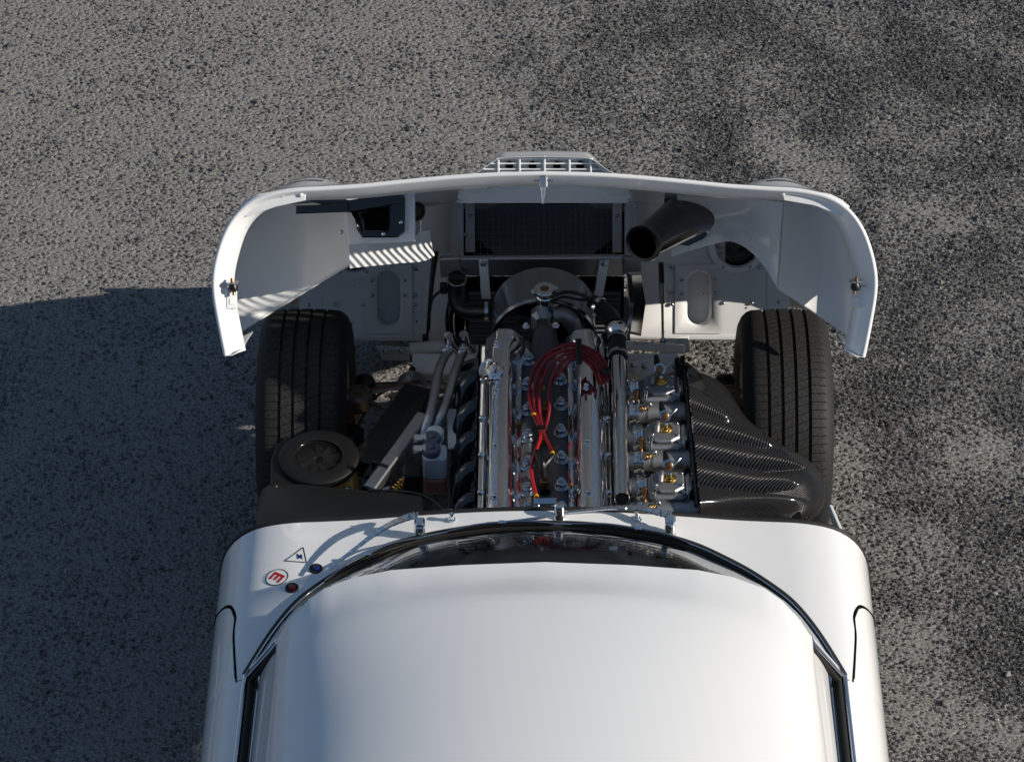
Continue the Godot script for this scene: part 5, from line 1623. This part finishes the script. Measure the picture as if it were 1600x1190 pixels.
	prism(st, rounded(.062, .060, .012, 3), .075, .006, Transform3D(Basis(Vector3.RIGHT, Vector3.BACK, Vector3.UP), Vector3(0, -.0, 0)), true)
	var tank := part(car, "fluid_reservoir", done(st), M.tank_plastic, Transform3D(Basis.IDENTITY, Vector3(-0.283, 0.6, 0.491)))
	tank.set_meta("label", "translucent twin reservoir with grey caps and reddish fluid")
	st = begin()
	prism(st, rounded(.060, .058, .012, 3), .055, .006, Transform3D(Basis(Vector3.RIGHT, Vector3.BACK, Vector3.UP), Vector3(0, -.055, 0)), true)
	part(tank, "reservoir_fluid", done(st), M.tank_fluid)
	for z in [-.030, .012]:
		var cap := part(tank, "reservoir_cap", lathe_mesh([Vector2(.022, -.012), Vector2(.0245, -.002), Vector2(.024, .006), Vector2(.022, .009), Vector2(.009, .0095), Vector2(.0085, .013), Vector2(.006, .0145), Vector2(0, .0148)], 28), M.cap_plastic, Transform3D(Basis.IDENTITY, Vector3(-.008, .090, z)))
		part(cap, "cap_nozzle", box_mesh(Vector3(.046, .020, .020), .004), M.cap_plastic, Transform3D(Basis.IDENTITY, Vector3(-.026, .0, 0)))
		part(cap, "cap_collar", lathe_mesh([Vector2(.020, -.022), Vector2(.0245, -.020), Vector2(.0245, -.016), Vector2(.021, -.012)], 24), M.tank_plastic)
	part(tank, "reservoir_neck", lathe_mesh([Vector2(.022, .0), Vector2(.024, .02), Vector2(.022, .030), Vector2(.016, .034), Vector2(0, .036)], 24), M.tank_plastic, Transform3D(Basis.IDENTITY, Vector3(.0, .062, -.058)))
	part(car, "relay_box", box_mesh(Vector3(.048, .085, .05), .005), M.satin_black, Transform3D(Basis.IDENTITY, Vector3(-0.3386, 0.625, 0.5523)))
	part(car, "reservoir_bracket", plate_mesh([Vector3(-0.2577, 0.62, 0.2684), Vector3(-0.2324, 0.62, 0.2684), Vector3(-0.2294, 0.62, 0.4242), Vector3(-0.251, 0.62, 0.4242)], .004, Vector3.UP), M.frame_paint)
	part(car, "brass_spring", tube_mesh(coil(Vector3(-0.3879, 0.655, 0.6235), Vector3(-0.3647, 0.655, 0.585), .008, 4), .0026, 6, 1), M.brass)
	part(car, "adjuster_bolt", tube_mesh([Vector3(-0.3678, 0.655, 0.5898), Vector3(-0.3523, 0.66, 0.5565)], .004, 8, 1), M.brass)
	part(car, "wing_nut", box_mesh(Vector3(.02, .012, .008), .003), M.steel, Transform3D(Basis.from_euler(Vector3(.4, .6, 0)), Vector3(-0.4038, 0.665, 0.6247)))
	part(car, "bonnet_cable", tube_mesh([Vector3(-0.4451, 0.72, 0.689), Vector3(-0.3885, 0.72, 0.6913), Vector3(-0.34, 0.72, 0.6961), Vector3(-0.2993, 0.72, 0.7126), Vector3(-0.2692, 0.73, 0.7517), Vector3(-0.2505, 0.74, 0.7905)], .0036, 8), M.hose)
	# braided oil hoses with their elbows
	for h in [[[Vector3(-0.2579, 0.655, 0.0679), Vector3(-0.2796, 0.665, 0.1581), Vector3(-0.2905, 0.665, 0.2636), Vector3(-0.3037, 0.655, 0.3484), Vector3(-0.3218, 0.62, 0.3894)], Vector3(-0.255, 0.665, 0.0374)], [[Vector3(-0.2186, 0.655, 0.0732), Vector3(-0.2369, 0.665, 0.171), Vector3(-0.2537, 0.66, 0.263), Vector3(-0.2724, 0.65, 0.3327), Vector3(-0.3025, 0.61, 0.3682)], Vector3(-0.214, 0.665, 0.0321)]]:
		var hose := part(car, "braided_hose", tube_mesh(h[0], .0126, 18, 8), M.braid)
		var e: Vector3 = h[0][0]
		var d: Vector3 = (h[0][0] - h[0][1]).normalized()
		part(hose, "hose_ferrule", lathe_mesh([Vector2(.0125, -.016), Vector2(.0145, -.015), Vector2(.0145, -.004), Vector2(.0128, -.003), Vector2(.0145, -.001), Vector2(.0145, .010), Vector2(.0105, .012), Vector2(.0105, .02)], 20), M.polished, at(e, d))
		part(hose, "ferrule_nut", lathe_mesh([Vector2(.010, .008), Vector2(.0145, .009), Vector2(.0145, .019), Vector2(.010, .020)], 6), M.zinc, at(e, d))
		part(hose, "elbow", lathe_mesh([Vector2(.0, .021), Vector2(.0125, .020), Vector2(.0135, .017), Vector2(.0135, -.024), Vector2(.012, -.026)], 22), M.steel, at(h[1], Vector3(-.12, .92, .2)))
		part(hose, "elbow_branch", tube_mesh([h[1], h[1] + Vector3(.012, -.03, -.01), h[1] + Vector3(.022, -.06, -.02)], .009, 12, 2), M.steel)
	# rods and brackets along the left frame rail
	part(car, "control_rod", tube_mesh([Vector3(-0.2444, 0.6, 0.2763), Vector3(-0.2356, 0.6, 0.2966), Vector3(-0.2309, 0.6, 0.4467), Vector3(-0.2306, 0.6, 0.629)], .0032, 8, 3), M.polished)
	part(car, "control_rod", tube_mesh([Vector3(-0.224, 0.59, 0.4727), Vector3(-0.224, 0.59, 0.5581), Vector3(-0.2207, 0.59, 0.6446)], .006, 8, 2), M.hose)
	for p in [Vector3(-0.2286, 0.6, 0.4836), Vector3(-0.2292, 0.6, 0.5373), Vector3(-0.2247, 0.6, 0.5954)]:
		part(car, "rod_clip", lathe_mesh(dome(.006, .005, .004), 10), M.zinc, at(p))
	part(car, "lower_clip", plate_mesh([Vector3(-0.2591, 0.62, 0.6552), Vector3(-0.2201, 0.62, 0.6504), Vector3(-0.2196, 0.62, 0.6766), Vector3(-0.2585, 0.62, 0.6813)], .004, Vector3.UP), M.zinc)

# ---------------------------------------------------------------- frame and front suspension
func make_chassis(car: Node3D) -> void:
	# square-section front member with its end plates, one piece each side of the engine
	for s in [[Vector3(-0.3655, 0.43, -0.1446), Vector3(-0.1889, 0.43, -0.1446)], [Vector3(0.1836, 0.43, -0.1446), Vector3(0.3691, 0.43, -0.1446)]]:
		part(car, "front_frame_member", bar_mesh(s[0] + Vector3(0, -.015, 0), s[1] + Vector3(0, -.015, 0), .062, .05, Vector3(0, .85, .5), .004), M.frame_paint)
	part(car, "frame_tie", tube_mesh([Vector3(-0.3761, 0.4, -0.2371), Vector3(-0.2872, 0.4, -0.2481), Vector3(-0.1888, 0.4, -0.2288)], .017, 14, 3), M.frame_paint)
	part(car, "frame_tie", tube_mesh([Vector3(0.1904, 0.42, -0.2328), Vector3(0.2837, 0.4, -0.2481), Vector3(0.3903, 0.4, -0.2343)], .013, 14, 3), M.frame_paint)
	for s in [[Vector3(0.3331, 0.36, -0.3313), Vector3(0.4088, 0.36, -0.3313), Vector3(0.4109, 0.3, -0.3462), Vector3(0.3449, 0.3, -0.3128)], [Vector3(-0.4726, 0.36, -0.3035), Vector3(-0.3791, 0.36, -0.3035), Vector3(-0.381, 0.3, -0.3128), Vector3(-0.4536, 0.3, -0.3239)]]:
		var pl := part(car, "pickup_bracket", plate_mesh(s, .010, Vector3(0, .8, .6), .004), M.frame_paint)
		for f in [.28, .75]:
			part(pl, "pickup_bolt", lathe_mesh(dome(.0085, .006, .004), 14), M.frame_paint if s[0].x > 0 else M.zinc, at(s[0].lerp(s[1], f) + Vector3(0, .004, .030), Vector3(0, .8, .6)))
	part(car, "pickup_post", bar_mesh(Vector3(0.3354, 0.38, -0.2966), Vector3(0.335, 0.34, -0.2495), .02, .03, Vector3.UP, .004), M.frame_paint)
	part(car, "engine_mount_plate", plate_mesh([Vector3(0.2355, 0.46, -0.1096), Vector3(0.3009, 0.46, -0.1258), Vector3(0.3136, 0.46, -0.0719), Vector3(0.2813, 0.46, -0.0398), Vector3(0.2468, 0.46, -0.0612)], .005, Vector3(0, .9, .3)), M.frame_paint)
	for p in [Vector3(0.2434, 0.475, -0.0787), Vector3(0.273, 0.475, -0.0733), Vector3(0.3585, 0.45, -0.1024), Vector3(0.1877, 0.475, -0.1029)]:
		part(car, "frame_bolt", lathe_mesh(dome(.009, .006, .004), 12), M.zinc, at(p, Vector3(0, .8, .6)))
	part(car, "frame_bolt", lathe_mesh(dome(.010, .008, .004), 12), M.hose, at(Vector3(-0.3635, 0.45, -0.0916), Vector3(0, .6, .8)))
	# side rails running back under the bay
	for s in [[Vector3(-0.2236, 0.5, 0.0275), Vector3(-0.2302, 0.52, 0.5556)], [Vector3(0.2337, 0.46, -0.0185), Vector3(0.2492, 0.46, 0.4915)]]:
		part(car, "frame_rail", bar_mesh(s[0], s[1], .038, .038, Vector3.UP, .004), M.frame_paint)
	for sx: float in [-1.0, 1.0]:
		# lower and upper wishbones, track rod, damper
		var ball := Vector3(sx * .505, .455, .03)
		var wb := part(car, "upper_wishbone", plate_mesh([ball + Vector3(0, -.01, -.022), ball + Vector3(-sx * .17, .015, -.035), ball + Vector3(-sx * .18, .015, -.008), ball + Vector3(-sx * .09, .004, .02), ball + Vector3(-sx * .12, .006, .10), ball + Vector3(-sx * .145, .006, .115), ball + Vector3(-sx * .03, -.006, .028)], .022, Vector3.UP, .006), M.wishbone)
		part(wb, "ball_joint", lathe_mesh([Vector2(.036, -.03), Vector2(.037, .012), Vector2(.030, .020), Vector2(.024, .021), Vector2(.022, .016), Vector2(.009, .016), Vector2(.008, .022), Vector2(0, .022)], 28), M.wishbone, Transform3D(Basis.IDENTITY, ball))
		part(wb, "wishbone_tube", tube_mesh([ball + Vector3(-sx * .15, .012, -.02), ball + Vector3(-sx * .24, .016, -.02)], .016, 14, 1), M.wishbone)
		var ro := Vector3(sx * .495, .40, -.075)
		var rod := part(car, "track_rod", tube_mesh([ro, ro + Vector3(-sx * .20, .01, 0)], .0125, 14, 1), M.gloss_black)
		part(rod, "rod_end", lathe_mesh([Vector2(.02, -.06), Vector2(.03, -.03), Vector2(.031, .01), Vector2(.026, .028), Vector2(.014, .036), Vector2(0, .038)], 24), M.hose, Transform3D(Basis.IDENTITY, ro))
		part(rod, "lock_nut", lathe_mesh([Vector2(.012, -.007), Vector2(.0175, -.006), Vector2(.0175, .006), Vector2(.012, .007)], 6), M.zinc, at(ro + Vector3(-sx * .125, .006, 0), Vector3.RIGHT))
		part(rod, "rod_boot", lathe_mesh([Vector2(.012, -.02), Vector2(.018, -.01), Vector2(.016, 0), Vector2(.019, .01), Vector2(.013, .02)], 18), M.steel, at(ro + Vector3(-sx * .20, .01, 0), Vector3.RIGHT))
		var top := Vector3(-0.3646, 0.47, -0.0283) if sx < 0 else Vector3(0.3646, 0.47, -0.0283)
		part(car, "damper", lathe_mesh([Vector2(.0, .024), Vector2(.012, .022), Vector2(.038, -.008), Vector2(.041, -.016), Vector2(.037, -.020), Vector2(.036, -.10)], 28), M.cast, at(top, Vector3(sx * .05, 1, .1)))
		part(car, "hub_carrier", box_mesh(Vector3(.05, .22, .06), .012), M.wishbone, Transform3D(Basis.IDENTITY, Vector3(sx * .53, .34, .02)))
		part(car, "brake_caliper", box_mesh(Vector3(.09, .13, .09), .02), M.hose, Transform3D(Basis.IDENTITY, Vector3(sx * .535, .36, .13)))
		part(car, "brake_pipe", tube_mesh([Vector3(sx * .53, .37, .14), Vector3(sx * .50, .42, .09), Vector3(sx * .46, .43, .0), Vector3(sx * .40, .43, -.06)], .004, 8), M.hose)
		part(car, "anti_roll_bar", tube_mesh([Vector3(sx * .47, .27, -.20), Vector3(sx * .40, .29, -.22), Vector3(sx * .30, .31, -.21), Vector3(0, .31, -.20)], .010, 12), M.frame_paint)
	# bonnet stays
	var stay := part(car, "gas_strut", tube_mesh([Vector3(0.3201, 0.66, -0.2952), Vector3(0.3264, 0.53, -0.2868)], .0078, 14, 1), M.gloss_black)
	part(stay, "strut_rod", tube_mesh([Vector3(0.3264, 0.53, -0.2896), Vector3(0.3304, 0.4, -0.2619)], .0038, 10, 1), M.polished)
	part(stay, "strut_sleeve", tube_mesh([Vector3(0.323, 0.6, -0.288), Vector3(0.3263, 0.53, -0.284)], .0088, 14, 1), M.brushed)
	part(stay, "strut_fork", box_mesh(Vector3(.014, .03, .012), .003), M.zinc, Transform3D(Basis.IDENTITY, Vector3(0.3305, 0.4, -0.2646)))
	var strap := part(car, "check_strap", tube_mesh([Vector3(-0.2972, 0.66, -0.3655), Vector3(-0.3085, 0.6, -0.344), Vector3(-0.3181, 0.52, -0.3017), Vector3(-0.3264, 0.43, -0.2706)], [.008, .008, .006, .004], 10, 4), M.hose)
	part(strap, "strap_fork", box_mesh(Vector3(.018, .045, .010), .003), M.hose, Transform3D(Basis.IDENTITY, Vector3(-0.332, 0.41, -0.2611)))
	part(car, "lamp_cable", tube_mesh([Vector3(-0.2638, 0.6449, -0.2), Vector3(-0.285, 0.6381, -0.2), Vector3(-0.3065, 0.6132, -0.2), Vector3(-0.3162, 0.5699, -0.2), Vector3(-0.3193, 0.508, -0.2), Vector3(-0.3308, 0.4664, -0.2)], .0042, 8), M.hose)
	part(car, "cable_socket", box_mesh(Vector3(.020, .034, .02), .004), M.hose, Transform3D(Basis.IDENTITY, Vector3(-0.276, 0.6494, -0.2)))
	part(car, "strap_anchor", lathe_mesh(dome(.012, .008, .004), 12), M.zinc, at(Vector3(-0.3051, 0.62, -0.3644), Vector3.BACK, Vector3.UP))
	# sill ends that show beside the scuttle
	part(car, "sill_end", bar_mesh(Vector3(0.7224, 0.66, 0.6908), Vector3(.782, .655, .946), .010, .03, Vector3.UP, .003), M.paint)

# ---------------------------------------------------------------- wipers and washers
func make_wipers(car: Node3D) -> void:
	var post := [Vector2(.0155, -.012), Vector2(.0165, -.002), Vector2(.0135, .004), Vector2(.012, .010), Vector2(.0135, .024), Vector2(.012, .032), Vector2(.008, .036), Vector2(0, .037)]
	var posts := [Vector3(-0.3011, 0.885, 1.0311), Vector3(0.3029, 0.885, 1.0221), Vector3(0.0356, 0.902, 0.977)]
	var arms := [
		[Vector3(-0.3053, 0.93, 1.0069), Vector3(-0.3253, 0.93, 1.0091), Vector3(-0.3859, 0.925, 1.0419), Vector3(-0.4456, 0.915, 1.0959), Vector3(-0.517, 0.895, 1.1566)],
		[Vector3(0.3054, 0.93, 1.0024), Vector3(0.2794, 0.93, 0.9956), Vector3(0.2305, 0.925, 0.9744), Vector3(0.169, 0.915, 0.9615), Vector3(0.0992, 0.91, 0.9652), Vector3(0.0449, 0.91, 0.9742)],
		[Vector3(0.0325, 0.915, 0.9841), Vector3(0.0139, 0.915, 0.9909), Vector3(-0.0324, 0.918, 1.0031), Vector3(-0.0941, 0.915, 1.0112), Vector3(-0.1405, 0.91, 1.0103)]]
	var blades := [
		[[.9, 0], -1.0, -.50], [[.5, 0], .26, .03], [[.2, 0], -.24, .02]]
	var names := ["left wiper lying over the wing", "right wiper crossing in front of the bulkhead", "middle wiper"]
	for k in 3:
		var w := part(car, "wiper", lathe_mesh(post, 20), M.chrome, at(posts[k], Vector3(0, 1, -.12)))
		w.set_meta("label", names[k])
		var inv := w.transform.affine_inverse()
		var a: Array = arms[k].map(func(p): return inv * p)
		if k < 2:
			var st := begin()
			var c := curve(a, 4)
			for i in c.size() - 1:
				var f := float(i) / (c.size() - 1)
				bar(st, c[i], c[i + 1], lerpf(.030, .007, pow(f, .7)), lerpf(.008, .004, f), Vector3.UP, .0015)
			part(w, "wiper_arm", done(st), M.chrome)
			part(w, "arm_head", box_mesh(Vector3(.026, .016, .030), .005), M.chrome, Transform3D(Basis.IDENTITY, inv * (posts[k] + Vector3(0, .041, -.006))))
			part(w, "arm_pin", tube_mesh([a[1] + Vector3(0, .004, -.004), a[1] + Vector3(0, .007, .004)], .004, 10, 1), M.steel)
		else:
			part(w, "wiper_arm", tube_mesh(a, .003, 8), M.chrome)
	# blades lie along the rubber
	for s in [[-.62, -.28], [-.205, .02], [.06, .33]]:
		var line := []
		var rub := []
		for i in 9:
			var f := lerpf(s[0], s[1], i / 8.0)
			line.append(screen_point(f, .030 if i % 8 else .022) + Vector3(0, 0, .012))
			rub.append(screen_point(f, .019) + Vector3(0, 0, .010))
		var bl := part(car, "wiper_blade", tube_mesh(rub, .0042, 6, 3), M.hose)
		part(bl, "blade_spine", tube_mesh([line[0], line[2], line[4], line[6], line[8]], .0026, 6, 4), M.steel)
		part(bl, "blade_clip", box_mesh(Vector3(.018, .008, .010), .002), M.chrome, Transform3D(Basis.IDENTITY, line[4]))
	for p in [Vector3(-0.2248, 0.893, 0.981), Vector3(0.2233, 0.893, 0.9765)]:
		part(car, "washer_jet", lathe_mesh([Vector2(.009, 0), Vector2(.009, .003), Vector2(.0055, .005), Vector2(.0055, .014), Vector2(.007, .016), Vector2(.0065, .020), Vector2(0, .022)], 16), M.chrome, Transform3D(Basis.IDENTITY, p))

# ---------------------------------------------------------------- marks and pulls on the left wing
func on_wing(c: Vector3, p: Vector2, up: float) -> Vector3:   # p in metres round a point of the scuttle
	return skin(t_at_x(absf(c.x + p.x)), c.z + p.y, signf(c.x), up)

func mark(parent: Node3D, called: String, c: Vector3, outlines: Array, m: Material, up: float) -> void:
	var st := begin()
	for o in outlines:
		var poly := PackedVector2Array(o)
		var idx := Geometry2D.triangulate_polygon(poly)
		for k in range(0, idx.size(), 3):
			tri(st, on_wing(c, poly[idx[k]], up), on_wing(c, poly[idx[k + 1]], up), on_wing(c, poly[idx[k + 2]], up))
	part(parent, called, done(st), m)

func loop_strip(c: Vector3, pts: Array, w: float, up: float) -> ArrayMesh:
	var st := begin()
	for i in pts.size():
		var a: Vector2 = pts[i]
		var b: Vector2 = pts[(i + 1) % pts.size()]
		var n := (b - a).normalized().orthogonal() * w / 2
		quad(st, on_wing(c, a - n, up), on_wing(c, b - n, up), on_wing(c, b + n, up), on_wing(c, a + n, up))
	return done(st)

func make_marks(car: Node3D) -> void:
	# each drawn in metres about its middle: x to the right of the car, y to the rear
	var ec := Vector3(-.6405, 0, 1.142)
	var disc := []
	var edge := []
	for k in 40:
		disc.append(Vector2.from_angle(TAU * k / 40) * .0265)
		edge.append(Vector2.from_angle(TAU * k / 40) * .0265)
	mark(car, "extinguisher_disc", ec, [disc], M.white_print, .0012)
	part(car, "extinguisher_ring", loop_strip(ec, edge, .0022, .0018), M.black_print)
	var turn := deg_to_rad(127)
	var e := []
	for r in [[-.013, -.016, -.0065, .016], [-.013, -.016, .013, -.0095], [-.013, -.0032, .010, .0032], [-.013, .0095, .013, .016]]:
		var o := []
		for q in [Vector2(r[0], r[1]), Vector2(r[2], r[1]), Vector2(r[2], r[3]), Vector2(r[0], r[3])]:
			o.append(q.rotated(turn))
		e.append(o)
	mark(car, "extinguisher_letter", ec, e, M.red_print, .0019)
	var tc := Vector3(-.590, 0, 1.074)
	var tri_ := [Vector2(-.034, .014), Vector2(.007, -.029), Vector2(.018, .024)]
	mark(car, "cut_off_triangle", tc, [tri_], M.white_print, .0012)
	part(car, "cut_off_border", loop_strip(tc, tri_, .0022, .0018), M.black_print)
	mark(car, "cut_off_flash", tc + Vector3(.0015, 0, .002), [[Vector2(-.009, -.012), Vector2(-.002, -.003), Vector2(.0035, -.008), Vector2(.007, .013), Vector2(.0015, .004), Vector2(-.005, .010)]], M.blue_print, .0019)
	for k in [[Vector3(-.548, 0, 1.120), M.blue_knob, "blue"], [Vector3(-.602, 0, 1.183), M.red_knob, "red"]]:
		var p := on_wing(k[0], Vector2.ZERO, .0)
		var knob := part(car, "pull_knob", lathe_mesh([Vector2(.0165, -.002), Vector2(.0165, .002), Vector2(.0145, .0045), Vector2(.011, .0025), Vector2(.0095, .002)], 28), M.rubber, at(p))
		knob.set_meta("label", k[2] + " pull in a black surround on the left wing")
		part(knob, "knob_button", lathe_mesh([Vector2(.0098, .001), Vector2(.009, .005), Vector2(.006, .0072), Vector2(0, .0078)], 24), k[1])
